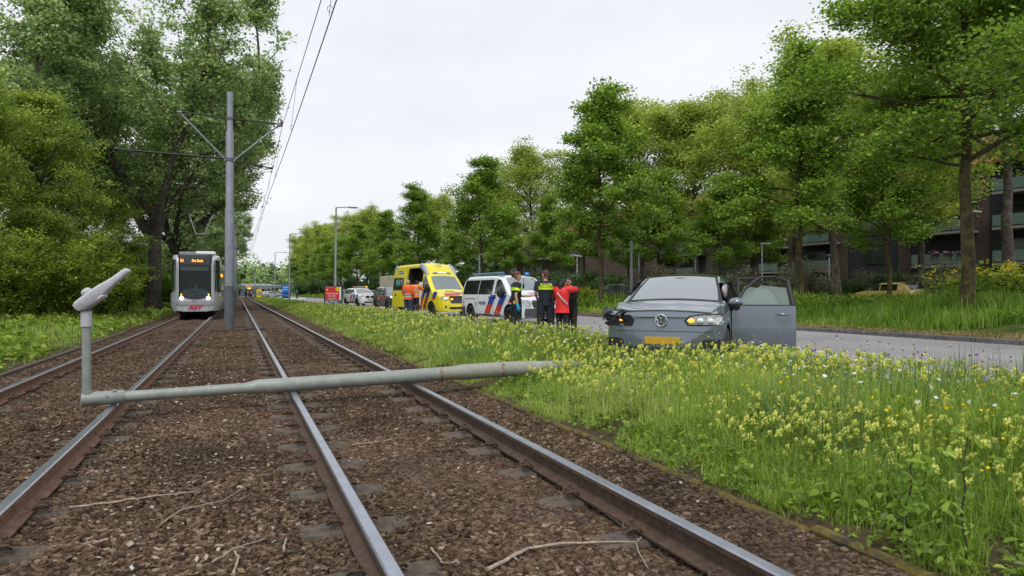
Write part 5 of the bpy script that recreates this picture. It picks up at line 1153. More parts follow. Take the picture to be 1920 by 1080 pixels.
# ------------- police van
white_v = mat('white_van_paint', (.70, .73, .75), .3, 0, .03, 2, coat=.8); 
def side_win(v, par, f, rows, nm='side_window', off=.010): return add(v, par, nm, f, rows, win, off, 8, 5)
pvp = W(951, 27.6); P_ = pvp
o = empty('police_van', (P_.x+.1, P_.y, 0), math.atan2(-math.cos(R(8)), math.sin(R(8))), 'white police van with blue and red slanted stripes, parked behind the two officers', 'police van')
v = Veh(5.14, 1.93, .22, [(2.57, .72), (2.52, .95), (2.3, 1.06), (1.75, 1.18), (1.55, 1.24), (1.1, 1.60), (.75, 1.82), (.5, 1.875), (0, 1.90), (-1.8, 1.90), (-2.2, 1.87), (-2.45, 1.72), (-2.53, 1.2), (-2.57, .7)], 1.12, .22,
        [(2.57, .74), (2.5, .84), (2.3, .93), (1.9, .985), (1.4, 1), (-2.2, 1), (-2.5, .97), (-2.57, .93)], r=.12, crown=.04)
b = v.body().build('body', white_v, o, angle=38); cut(b, [], [((1.62, s*.95, .36), .40, .5) for s in (-1, 1)]+[((-1.62, s*.95, .36), .40, .5) for s in (-1, 1)], dark_in)
for sx in (1.62, -1.62):
    for s in (-1, 1): wheel(o, sx, s*.84, .34, .22, s, rimd, 7)
add(v, o, 'windscreen', v.topf, [(1.50, -.93, .93), (1.1, -.95, .95), (.80, -.92, .92)], ws_m2, .010, 10, 4)
for sg in (-1, 1):
    f = v.side(sg)
    side_win(v, o, f, [(1.14, .45, 1.42), (1.40, .45, 1.15), (1.62, .48, .90), (1.70, .55, .78)], 'front_side_window')
    side_win(v, o, f, [(1.12, -.95, .24), (1.70, -.90, .26)]); side_win(v, o, f, [(1.12, -2.35, -1.0), (1.35, -2.38, -.99), (1.70, -2.22, -.95)])
    add(v, o, 'wing_trim', f, [(.24, -2.53, -2.1), (.62, -2.54, -2.08)], mat('grey_bumper_plastic', (.06, .062, .065), .6), .012)
    add(v, o, 'sill_trim', f, [(.24, -1.15, 1.15), (.33, -1.15, 1.15)], bpy.data.materials['grey_bumper_plastic'], .012)
    livery(v, o, sg, (.95, .12), .30, .72, 1.10, .44, .75); livery(v, o, sg, (1.80,), .78, .84, 1.14, .40, .7)
    for xd in (.36, -1.0): add(v, o, 'door_seam', f, [(.36, xd, xd+.012), (1.1, xd, xd+.012)], black, .009, 1, 3)
    for xd in (.50, .10): q = f(xd, 1.0, .02); mb = MB(); mb.box(q, (.18, .03, .05), bev=.012); mb.build('door_handle', black, o)
    add(v, o, 'slide_rail', f, [(.93, -2.15, -1.2), (.95, -2.15, -1.2)], black, .012, 3, 1)
    mirror(o, (1.22, sg*.95, 1.18), sg, black, 1.15, True)
F_ = v.frontf(1)
add(v, o, 'grille', F_, [(.62, -.42, .42), (.78, -.52, .52), (.90, -.50, .50)], black, .014, 12, 3)
for k in range(3): q = .67+.075*k; add(v, o, 'grille_bar', F_, [(q, -.5+.06*(2-k), .5-.06*(2-k)), (q+.02, -.5+.06*(2-k), .5-.06*(2-k))], chrome if k == 1 else grey_steel, .022, 10, 1)
for s in (-1, 1): add(v, o, 'headlight', F_, [(.66, s*.56, s*.84), (.76, s*.55, s*.89), (.86, s*.58, s*.89), (.92, s*.70, s*.87)], head_m, .014, 8, 3)
add(v, o, 'bumper', F_, [(.24, -.76, .76), (.40, -.80, .80), (.60, -.78, .78)], bpy.data.materials['grey_bumper_plastic'], .014, 16, 3)
add(v, o, 'bonnet_stripe', v.topf, [(2.32, -.9, .05), (2.08, -.9, .35)], red_s, .012, 6, 3, 'red chevron on the bonnet'); add(v, o, 'bonnet_stripe', v.topf, [(2.32, .05, .9), (2.08, .1, .9)], blue_s, .014, 6, 3, 'blue chevron on the bonnet')
mb = MB(); mb.box((2.595, 0, .50), (.014, .52, .11)); mb.build('number_plate', plate_m, o)
blue_l = mat('blue_beacon', (.01, .12, .45), .2, coat=.5)
mb = MB(); mb.box((-.7, -.62, 1.95), (2.6, .16, .09), bev=.03); mb.build('light_bar', mat('teal_light_bar', (.05, .16, .22), .25), o)
for p_ in ((.42, -.58), (.42, .58)): mb = MB(); mb.tube([(p_[0], p_[1], 1.88), (p_[0], p_[1], 1.99), (p_[0], p_[1], 2.01)], [.11, .10, .05], 14); mb.build('blue_beacon', blue_l, o)
mb = MB(); mb.ball((.22, -.58, 1.95), .055); mb.build('amber_beacon', amber, o)
for sg in (-1,):
    q = v.side(sg)(-.55, .76, .014); text('lettering', 'POLITIE', .17, mat('livery_dark_blue', (.02, .03, .12), .5), q, (1, 0, 0), (0, -1, 0), o, ext=.002, bold=.003)
    mb = MB(); q = Vector(v.side(sg)(-1.12, .74, .015)); mb.prism([(0, .13), (.03, .03), (.10, .02), (.04, -.03), (.06, -.12), (0, -.05), (-.06, -.12), (-.04, -.03), (-.10, .02), (-.03, .03)], -.002, .002, axis='y', M=Matrix.Translation(q)); mb.build('emblem', mat('gold_flame', (.5, .32, .06), .4), o)
    q = v.side(sg)(-2.25, .74, .014); mb = MB(); mb.box(q, (.16, .01, .30)); mb.build('sticker', mat('sticker_pink', (.6, .35, .33), .5), o)
q = v.topf(.0, 1.85, .012); text('lettering', 'POLITIE', .15, mat('livery_black', (.03, .03, .04), .5), q, (0, 1, 0), (.2, 0, 1), o, ext=.002)
# ------------- ambulance
yellow = mat('ambulance_yellow', (.78, .68, .02), .3, 0, .03, 2, coat=.7); cream = mat('ambulance_dome_grey', (.32, .36, .45), .25, coat=.5)
P_ = W(809, 36.9)
o = empty('ambulance', (P_.x, P_.y, 0), math.atan2(-math.cos(R(11)), math.sin(R(11))), 'yellow ambulance with blue and red stripes and its side door slid open', 'ambulance')
v = Veh(6.1, 2.02, .25, [(3.05, .75), (3.0, 1.0), (2.75, 1.14), (2.3, 1.25), (2.1, 1.33), (1.7, 1.70), (1.42, 2.0), (1.30, 2.12), (.85, 2.58), (.6, 2.72), (.2, 2.78), (-2.5, 2.76), (-2.8, 2.70), (-2.97, 2.5), (-3.02, 1.8), (-3.05, .7)], 1.30, .13,
        [(3.05, .74), (2.97, .84), (2.75, .93), (2.3, .985), (1.8, 1), (-2.7, 1), (-3.0, .98), (-3.05, .94)], r=.14, crown=.05)
b = v.body().build('body', yellow, o, angle=38)
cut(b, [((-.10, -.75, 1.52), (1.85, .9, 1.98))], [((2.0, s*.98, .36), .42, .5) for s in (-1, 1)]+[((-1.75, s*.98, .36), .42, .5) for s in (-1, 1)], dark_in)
for sx in (2.0, -1.75):
    for s in (-1, 1): wheel(o, sx, s*.88, .35, .23, s, rimd, 8)
add(v, o, 'windscreen', v.topf, [(2.05, -.93, .93), (1.7, -.95, .95), (1.36, -.92, .92)], ws_m2, .012, 10, 4)
for sg in (-1, 1):
    f = v.side(sg)
    side_win(v, o, f, [(1.34, 1.0, 1.92), (1.6, 1.0, 1.66), (1.95, 1.04, 1.32), (2.05, 1.1, 1.24)], 'front_side_window')
    side_win(v, o, f, [(1.32, -2.85, -1.4), (2.02, -2.80, -1.4)], off=.06)
    livery(v, o, sg, (1.55, 1.02), .35, .95, 1.36, .30, .62); livery(v, o, sg, (2.28,), .84, .95, 1.24, .34, .62)
    add(v, o, 'stripe_patch', f, [(1.36, .90, 1.0), (1.95, .90, .98)], blue_s, .012, 2, 4)
    mirror(o, (1.72, sg*1.0, 1.40), sg, black, 1.3, True)
    # grey beacon pods on the roof shoulders
    mb = MB(); mb.rings([[(x_, sg*(.80+w_*.55*math.cos(t)), z_+w_*math.sin(t)) for t in [k*math.pi/6 for k in range(12)]] for x_, z_, w_ in ((1.30, 2.02, .03), (1.15, 2.16, .15), (.85, 2.42, .21), (.5, 2.56, .19), (.2, 2.62, .05))]); mb.build('beacon_pod', cream, o)
    mb = MB(); mb.rings([[(x_, sg*(.80+w_*.6*math.cos(t)), z_+w_*math.sin(t)) for t in [k*math.pi/6 for k in range(12)]] for x_, z_, w_ in ((-2.5, 2.58, .05), (-2.72, 2.55, .17), (-2.92, 2.38, .17), (-3.0, 2.2, .05))]); mb.build('beacon_pod', cream, o)
    q = f(-1.95, 2.30, .06); mb = MB(); mb.box(q, (.62, .012, .17)); s_ = mb.build('sign', blue_s, o); q = f(-1.95, 2.30, .075)
    text('lettering', 'AMBULANCE', .11, wht, q, (-sg, 0, 0) if sg > 0 else (1, 0, 0), (0, sg, 0), s_, ext=.002)
add(v, o, 'sliding_door', v.side(-1), [(.40, -2.92, -1.06), (2.5, -2.88, -1.06)], yellow, .05, 6, 8, 'side door slid back')
F_ = v.frontf(1)
add(v, o, 'grille', F_, [(.66, -.40, .40), (.86, -.50, .50), (1.02, -.52, .52)], black, .014, 12, 3)
for k in range(3): q = .72+.09*k; add(v, o, 'grille_bar', F_, [(q, -.48, .48), (q+.02, -.48, .48)], grey_steel, .022, 10, 1)
add(v, o, 'lower_intake', F_, [(.36, -.45, .45), (.47, -.50, .50)], black, .014, 12, 2)
for s in (-1, 1):
    add(v, o, 'headlight', F_, [(.82, s*.60, s*.80), (.88, s*.54, s*.90), (.96, s*.56, s*.90), (1.0, s*.66, s*.88)], head_m, .014, 8, 3)
    mb = MB(); q = F_(s*.70, .48, .02); mb.ball(q, (.02, .06, .05)); mb.build('fog_lamp', black, o)
mb = MB(); q = F_(-.38, .86, .03); mb.ball(q, (.02, .07, .05)); mb.build('flashing_lamp', amber, o)
add(v, o, 'bonnet_stripe', v.topf, [(2.92, -.9, .2), (2.62, -.75, .45)], red_s, .012, 6, 3, 'red chevron on the bonnet'); add(v, o, 'bonnet_stripe', v.topf, [(2.72, .1, .95), (2.52, -.1, .95)], blue_s, .015, 6, 3, 'blue chevron on the bonnet')
add(v, o, 'bonnet_vent', v.topf, [(2.34, -.45, .15), (2.26, -.45, .15)], black, .014, 3, 1)
for s_, rows in ((0, [(1.235, -.72, .72), (1.175, -.72, .72)]),):
    sg_ = add(v, o, 'roof_sign', v.topf, rows, blue_s, .02, 8, 1); q = v.topf(0, 1.205, .03)
add(v, o, 'roof_sign', v.topf, [(1.24, -.36, .36), (1.17, -.36, .36)], wht, .026, 4, 1)
q = v.topf(.08, .86, .03); text('lettering', '112', .22, blue_s, v.topf(-.1, .80, .03), (0, 1, 0), (.75, 0, .66), o, ext=.003)
mb = MB(); q = v.topf(.12, .9, 0); mb.tube([q, (q[0], q[1], q[2]+.35)], .01, 5); mb.build('aerial', black, o)
cy = mat('cyan_sticker', (.05, .6, .55), .5, em=(.05, .6, .55), ems=.0); f = v.side(-1)
q = f(-2.25, 1.72, .074); text('lettering', 'AR', .34, cy, (q[0]+.1, q[1], q[2]), (1, 0, 0), (0, -1, 0), o, ext=.003, bold=.012, shear=.25)
q = f(-2.65, 1.05, .064); text('lettering', '103', .16, black, (q[0]+.25, q[1], q[2]), (1, 0, 0), (0, -1, 0), o, ext=.002, bold=.004)
mb = MB(); q = F_(-.70, .90, .03); mb.ball(q, (.02, .13, .03)); mb.build('running_light', drl, o)
# inside of the open compartment: white cabinet and step
mb = MB(); mb.box((.72, -.93, 1.15), (.16, .22, 1.2)); mb.build('cabinet', wht, o); mb = MB(); mb.box((-.1, -1.02, .40), (1.5, .22, .14)); mb.build('step', grey_steel, o)
# ------------- marked police suv
P_ = W(676, 62)
o = empty('police_car', (P_.x, P_.y, 0), math.atan2(-math.cos(R(12)), math.sin(R(12))), 'white marked police estate car with a roof light bar, half behind the red panel', 'police car')
def suvveh(L=4.5): return Veh(L, 1.85, .24, [(L/2, .75), (L/2-.05, .92), (L/2-.3, 1.0), (1.25, 1.08), (1.05, 1.12), (.35, 1.52), (.1, 1.61), (-.6, 1.65), (-1.6, 1.58), (-1.95, 1.42), (-2.12, 1.05), (-L/2, .8)], 1.06, .36,
        [(L/2, .74), (L/2-.08, .86), (L/2-.3, .95), (1.4, 1), (-1.6, 1), (-2.1, .94), (-L/2, .84)], r=.11, crown=.04)
def suv(o, paint, marked):
    v = suvveh(); b = v.body(48).build('body', paint, o, angle=38); cut(b, [], [((1.4, s*.9, .37), .40, .5) for s in (-1, 1)]+[((-1.4, s*.9, .37), .40, .5) for s in (-1, 1)], dark_in)
    for sx in (1.4, -1.4):
        for s in (-1, 1): wheel(o, sx, s*.81, .36, .22, s, rimd, 5)
    add(v, o, 'windscreen', v.topf, [(1.02, -.94, .94), (.7, -.95, .95), (.36, -.93, .93)], ws_m2, .010, 8, 4)
    for sg in (-1, 1):
        f = v.side(sg); side_win(v, o, f, [(1.10, -.2, .85), (1.46, -.15, .38)]); side_win(v, o, f, [(1.10, -1.85, -.28), (1.46, -1.55, -.24)])
        add(v, o, 'sill_trim', f, [(.26, -1.0, 1.0), (.38, -1.0, 1.0)], black, .012); mirror(o, (.85, sg*.93, 1.12), sg, paint)
        if marked: livery(v, o, sg, (.75, .1), .36, .74, 1.04, .26, .7); livery(v, o, sg, (1.45,), .84, .86, 1.04, .3, .6)
    F_ = v.frontf(1)
    for s in (-1, 1):
        mb = MB(); q = F_(s*.22, .82, .0); mb.box(q, (.05, .36, .22), bev=.05); mb.build('grille', black, o)
        add(v, o, 'headlight', F_, [(.86, s*.5, s*.84), (.93, s*.52, s*.86)], head_m if marked else drl, .014, 6, 2)
    add(v, o, 'lower_intake', F_, [(.30, -.5, .5), (.42, -.6, .6)], black, .014, 10, 2)
    mb = MB(); q = F_(0, .58, .02); mb.box(q, (.02, .52, .11)); mb.build('number_plate', plate_m, o); return v
v = suv(o, white_v, True)
mb = MB(); mb.box((-.1, 0, 1.72), (.34, 1.3, .09), bev=.02); mb.build('light_bar', mat('light_bar_glass', (.35, .33, .33), .3), o)
for s in (-1, 1): mb = MB(); mb.box((-.1, s*.55, 1.725), (.35, .16, .1), bev=.02); mb.build('beacon', amber if s > 0 else mat('red_beacon', (.5, .05, .03), .3), o)
add(v, o, 'bonnet_stripe', v.topf, [(2.0, -.9, .1), (1.8, -.8, .2)], red_s, .012, 6, 3); add(v, o, 'bonnet_stripe', v.topf, [(2.0, .1, .9), (1.8, .2, .8)], blue_s, .012, 6, 3)
P_ = W(738, 47)
o = empty('parked_suv', (P_.x, P_.y, 0), math.atan2(-math.cos(R(5)), math.sin(R(5))), 'dark grey estate car with lit headlights right behind the ambulance', 'car')
gp = mat('dark_grey_paint', (.09, .095, .10), .3, .5, coat=1); v = suv(o, gp, False); mb = MB(); q = v.frontf(1)(-.6, .78, .02); mb.box(q, (.02, .4, .05)); mb.build('indicator', amber, o)
# ------------- yellow hatchback on the side street
P_ = W(1668, 38); o = empty('parked_hatchback', (P_.x, P_.y, .30), math.atan2(math.cos(R(4)), math.sin(R(4))), 'yellow hatchback half hidden by tall grass on the side street', 'car')
yc_ = mat('apricot_yellow_paint', (.92, .62, .20), .3, coat=.8)
v = Veh(4.2, 1.75, .2, [(2.1, .65), (1.95, .85), (1.2, .98), (.9, 1.02), (.2, 1.38), (-.1, 1.46), (-1.0, 1.47), (-1.55, 1.40), (-1.95, 1.0), (-2.1, .8)], .98, .36, [(2.1, .75), (1.9, .92), (1.4, 1), (-1.5, 1), (-1.95, .93), (-2.1, .84)], r=.1)
b = v.body(44).build('body', yc_, o, angle=38)
for sx in (1.3, -1.25):
    for s in (-1, 1): wheel(o, sx, s*.80, .31, .2, s, rim_m, 5)
for sg in (-1, 1): f = v.side(sg); side_win(v, o, f, [(1.0, -.1, .8), (1.34, -.05, .28)]); side_win(v, o, f, [(1.0, -1.25, -.18), (1.34, -1.2, -.12)])
add(v, o, 'rear_window', v.topf, [(-1.58, -.9, .9), (-1.88, -.9, .9)], win, .012, 6, 3); add(v, o, 'windscreen', v.topf, [(.85, -.9, .9), (.25, -.9, .9)], win, .012, 6, 3)
mb = MB(); mb.box((-1.52, 0, 1.44), (.25, 1.2, .04), bev=.015); mb.build('spoiler', blackgloss, o); mb = MB(); mb.tube([(-1.1, 0, 1.46), (-1.12, 0, 1.56)], [.05, .03], 8); mb.build('aerial', black, o)
# ------------- half hidden dark car, far cars, lorry
def simple_car(p, rz, paint, label, grp=None, name='parked_car'):
    o = empty(name, p, rz, label, 'car', grp); v = Veh(4.3, 1.78, .2, [(2.15, .65), (2.0, .85), (1.2, .98), (.9, 1.02), (.2, 1.38), (-.1, 1.46), (-1.0, 1.46), (-1.5, 1.38), (-2.0, 1.0), (-2.15, .8)], .98, .36, [(2.15, .78), (1.9, .95), (1.4, 1), (-1.5, 1), (-2.15, .85)], r=.1)
    v.body(24).build('body', paint, o, angle=38)
    for sg in (-1, 1): side_win(v, o, v.side(sg), [(1.0, -1.3, .8), (1.34, -1.1, .28)])
    add(v, o, 'windscreen', v.topf, [(.85, -.9, .9), (.25, -.9, .9)], ws_m2, .012, 6, 3)
    for sx in (1.3, -1.3):
        for s in (-1, 1): wheel(o, sx, s*.80, .31, .2, s, rimd, 5)
    return o
p = W(1176, 47); simple_car((p.x, p.y, .35), math.atan2(-1, .2), mat('dark_car_paint', (.05, .05, .06), .25, coat=1), 'dark car parked beyond the grass, left of the crashed car')
for px, d, c, lb in ((500, 200, (.6, .62, .65), 'white car far away right of the yellow panel'), (510, 175, (.45, .47, .48), 'silver car far away beside the yellow panel'), (845, 90, (.5, .5, .52), 'pale car glimpsed between police car and ambulance'), (700, 100, (.55, .57, .6), 'pale car on the far carriageway above the marked police car')):
    p = W(px, d); simple_car((p.x, p.y, .1), .3, mat('car_paint', c, .3, coat=.8), lb, 'distant parked cars')
P_ = W(750, 72); o = empty('box_lorry', (P_.x, P_.y, 0), math.atan2(-1, .1), 'lorry with a pale decorated box, partly behind the ambulance', 'lorry')
mb = MB(); mb.box((-1, 0, 1.75), (5, 2.3, 2.4), bev=.04); mb.build('cargo_box', mat('beige_box', (.52, .48, .38), .6, 0, .1, 1), o); mb = MB(); mb.box((2.3, 0, 1.35), (1.5, 2.1, 2.0), bev=.15); mb.build('cab', mat('orange_cab', (.6, .13, .04), .4), o)
mb = MB(); mb.box((3.06, 0, 1.7), (.03, 1.8, .8)); mb.build('windscreen', win, o); mb = MB(); mb.box((1.51, -.5, 1.8), (.02, .5, 1.2)); mb.build('painted_figure', mat('painted_blue', (.1, .35, .55), .5), o); mb = MB(); mb.box((1.51, .4, 1.6), (.02, .6, 1.4)); mb.build('painted_figure', mat('painted_rose', (.45, .25, .2), .5), o)
for sx in (-2.4, 2.2):
    for s in (-1, 1): wheel(o, sx, s*.95, .42, .28, s, rimd, 6)
# ------------- tram
silver = mat('tram_silver', (.50, .52, .56), .35, .35, .04, 2, coat=.4); silver_d = mat('tram_grey_skirt', (.22, .24, .24), .4, .3, .08, 2); tg_ = glassmat('tram_glass', (.008, .016, .016), .42, .03); twin = mat('tram_side_glass', (.025, .04, .032), .08, spec=.8)
TX, TY = -1.9725, 37.6
TL = 30.0
o = empty('tram', (TX, TY+TL/2, -.02), -math.pi/2, 'silver tram approaching on the left track, with lit headlights', 'tram')
v = Veh(TL, 2.4, .27, [(15, 2.45), (14.93, 2.78), (14.8, 3.0), (14.5, 3.14), (13.5, 3.19), (-15, 3.19)], 1.2, .035, [(15, .60), (14.94, .72), (14.8, .84), (14.5, .945), (14.1, .985), (13.6, 1), (-15, 1)], r=.14, crown=.03, zt_soft=.03)
b = v.body(90).build('body', silver, o, angle=38)
cut(b, [((14.6, 0, 1.78), (1.6, 1.48, 1.72))], [], dark_in)
F_ = v.frontf(1)
add(v, o, 'windscreen', F_, [(.90, -.22, .22), (.96, -.46, .46), (1.08, -.62, .62), (1.28, -.71, .71), (1.7, -.755, .755), (2.62, -.755, .755)], tg_, .012, 14, 3)
add(v, o, 'lower_apron', F_, [(.88, -.22, .22), (.95, -.48, .48), (1.07, -.64, .64), (1.20, -.70, .70)], blackgloss, .018, 14, 3)
dsp = add(v, o, 'destination_display', F_, [(2.60, -.755, .755), (2.98, -.755, .755)], blackgloss, .018, 14, 2)
add(v, o, 'roof_fascia', F_, [(2.97, -.80, .80), (3.1, -.78, .78)], mat('dark_fascia', (.07, .07, .08), .4), .02, 12, 2)
dot = mat('amber_led', (.9, .3, .02), .4, em=(1, .35, .03), ems=1.8)
for yy, tx in ((-.58, '21'), (.10, 'De Esch')):
    q = F_(yy, 2.80, .04); text('lettering', tx, .20 if tx == '21' else .17, dot, q, (0, -1, 0) if False else (0, 1, 0), (1, 0, 0), dsp, ext=.002, bold=.006, width=.9)
for s in (-1, 1):
    f = v.side(s)
    add(v, o, 'front_side_window', f, [(1.24, 14.32, 14.88), (2.86, 14.32, 14.86)], twin, .012, 5, 8)
    add(v, o, 'cab_side_window', f, [(1.24, 13.0, 14.22), (2.86, 13.0, 14.22)], twin, .012, 5, 4)
    for k in range(12):
        x1 = 12.7-k*2.3; add(v, o, 'side_window', f, [(1.24 if k % 3 != 1 else .5, x1-1.9, x1), (2.65, x1-1.9, x1)], twin, .012, 3, 3)
    add(v, o, 'skirt', f, [(.29, -14.6, 14.45), (.62, -14.6, 14.45)], silver_d, .014, 20, 1)
    mb = MB(); q = F_(s*.60, .93, .01); mb.ball(q, (.03, .10, .085), n=14); mb.build('headlight', mat('tram_headlight', (.9, .9, 1), .2, em=(.95, .93, 1), ems=5), o)
    mb = MB(); q = F_(s*.62, 1.10, .01); mb.ball(q, (.03, .05, .05), n=12); mb.build('indicator', amber, o)
    mb = MB(); mb.box((14.55, s*1.28, 2.72), (.10, .16, .15), bev=.03); mb.tube([(14.6, s*1.12, 2.8), (14.55, s*1.28, 2.78)], .02, 6); mb.build('mirror', black, o)
    add(v, o, 'corner_marker', f, [(1.0, 14.4, 14.44), (1.14, 14.4, 14.44)], amber, .012, 1, 1)
for k, x in enumerate((12.85, 11.2, 10.6)): q = v.side(1)(x, 2.15, .03); mb = MB(); mb.box(q, (.10, .05, .14), bev=.02); mb.build('door_lamp', amber, o)
add(v, o, 'bumper', F_, [(.60, -.86, .86), (.72, -.87, .87)], mat('bumper_steel', (.42, .41, .39), .35, .5), .05, 16, 2)
for zz in (.595, .735): add(v, o, 'bumper_edge', F_, [(zz, -.88, .88), (zz+.012, -.88, .88)], dark_in, .03, 16, 1)
for s in (-1, 1): add(v, o, 'panel_seam', F_, [(.30, s*.60, s*.608), (.59, s*.60, s*.608)], dark_in, .012, 1, 3)
add(v, o, 'panel_seam', F_, [(1.20, -1.12, -.70), (1.208, -1.12, -.70)], dark_in, .012, 6, 1); add(v, o, 'panel_seam', F_, [(1.20, .70, 1.12), (1.208, .70, 1.12)], dark_in, .012, 6, 1)
red_l = mat('red_lettering', (.55, .01, .07), .4); q = F_(0, .44, .03)
text('lettering', 'RET', .27, red_l, (q[0], .0, .45), (0, 1, 0), (1, 0, 0), o, ext=.003, bold=.012, shear=.28, width=1.25)
mb = MB()
for k in range(4): mb.box((q[0], -.30+k*.02-.05, .37+.045*k), (.004, .05+.0*k, .012))
mb.build('speed_line', red_l, o)
text('lettering', '2131', .10, black, (q[0], -.03, .80), (0, 1, 0), (1, 0, 0), o, ext=.002, bold=.001)
mb = MB(); mb.tube([(15.03, .12, 1.08), (14.98+.05, -.38, 1.55)], .012, 5); mb.tube([(15.04, -.38, 1.55), (15.03, -.52, 1.8)], .015, 5); mb.build('wiper', black, o)
mb = MB(); mb.box((14.55, 0, 1.18), (.75, 1.35, .22), bev=.08); mb.ball((14.62, 0, 1.30), (.3, .62, .12)); mb.build('dashboard', mat('teal_dashboard', (.01, .12, .11), .5), o)
add(v, o, 'sun_blind', F_, [(2.32, -.70, .64), (2.55, -.70, .64)], mat('sun_blind_cloth', (.22, .30, .29), .7), -.06, 8, 2)
mb = MB(); mb.box((12.9, .42, 3.28), (1.6, .95, .16), bev=.04); mb.build('roof_unit', white_paint, o); mb = MB(); mb.box((12.2, -.45, 3.24), (2.4, .8, .2), bev=.05); mb.build('roof_unit', mat('roof_unit_grey', (.2, .21, .22), .5), o)
mb = MB()
mb.box((9.5, 0, 3.25), (4.5, 1.7, .16), bev=.03); mb.build('roof_unit', bpy.data.materials['roof_unit_grey'], o)
pg = empty('pantograph', (0, 0, 0), 0, parent=o); xb = 9.2
mb = MB(); mb.box((xb, 0, 3.42), (.7, .5, .12)); mb.tube([(xb, 0, 3.3), (xb, 0, 3.6)], .06, 8); mb.build('base', black, pg)
mb = MB()
for s in (-1, 1): mb.tube([(xb-.4, s*.12, 3.5), (xb+1.0, s*.22, 4.55)], .028, 6); mb.tube([(xb+1.0, s*.22, 4.5), (xb, s*.62, 5.72)], .024, 6)
mb.tube([(xb+1.0, -.25, 4.52), (xb+1.0, .25, 4.52)], .03, 6); mb.build('linkage', lampcol, pg)
mb = MB()
for dx in (-.15, .15): mb.tube([(xb+dx, -1.15, 5.5), (xb+dx, -1.0, 5.66), (xb+dx, -.8, 5.78), (xb+dx, .8, 5.78), (xb+dx, 1.0, 5.66), (xb+dx, 1.15, 5.5)], .025, 6)
mb.build('collector_head', black, pg)
mb = MB()
for x in (12.9, 11.0, 2, 0, -11, -13):
    for s in (-1, 1): mb.tube([(x, s*.70, .30), (x, s*.80, .30)], .30, 18)
mb.build('wheel_set', dark_in, o)
mb = MB(); mb.box((0, 0, .2), (28.4, 1.6, .16)); mb.build('underframe', dark_in, o)
TRAM = o
# ---------------------------------------------------------------- people
skin_m = mat('skin', (.50, .29, .21), .5, 0, .05, 20); skin2 = mat('skin_olive', (.42, .24, .165), .5)
navy = mat('navy_uniform', (.012, .016, .03), .8, 0, .2, 30, .3, 50); hiv = mat('hi_vis_yellow', (.62, .85, .03), .6, em=(.5, .8, .02), ems=0); refl = mat('reflective_grey', (.42, .44, .42), .5)
red_c = mat('red_jersey', (.75, .025, .03), .7, 0, .1, 12, .3, 30); black_c = mat('black_cloth', (.012, .012, .014), .85, 0, .2, 20, .3, 40); orange_c = mat('orange_jacket', (.85, .12, .02), .7, 0, .08, 12, .3, 30); orange2 = mat('orange_vest', (.9, .22, .02), .7, 0, .08, 12, .3, 30); trouser_b = mat('blue_work_trousers', (.025, .04, .075), .85)
hair_b = mat('brown_hair', (.10, .05, .025), .7, 0, .4, 60, .5, 80); hair_k = mat('dark_hair', (.015, .012, .012), .6, 0, .3, 60, .4, 80); hair_g = mat('reddish_hair', (.07, .03, .018), .7); leather = mat('belt_leather', (.01, .01, .011), .5); glove = mat('blue_glove', (.03, .35, .65), .5); white_c = mat('white_cloth', (.6, .6, .6), .8); eye_m = mat('eye', (.02, .015, .012), .3); lip = mat('lip', (.35, .12, .10), .5)
def skinmesh(pts, edges, radii, mats_, sub=1):
    me = bpy.data.meshes.new('s'); me.from_pydata(pts, edges, []); ob = link('s', me); m = ob.modifiers.new('k', 'SKIN'); m.use_smooth_shade = True
    lay = me.skin_vertices[0].data
    for i, r in enumerate(radii): lay[i].radius = r if isinstance(r, tuple) else (r, r); lay[i].use_root = (i == 0)
    s = ob.modifiers.new('u', 'SUBSURF'); s.levels = sub; s.render_levels = sub
    out_ = evaluate(ob, 'body'); bpy.data.objects.remove(ob)
    out_.materials.clear()
    for q in mats_: out_.materials.append(q)
    return out_
def V3(*a): return Vector(a)
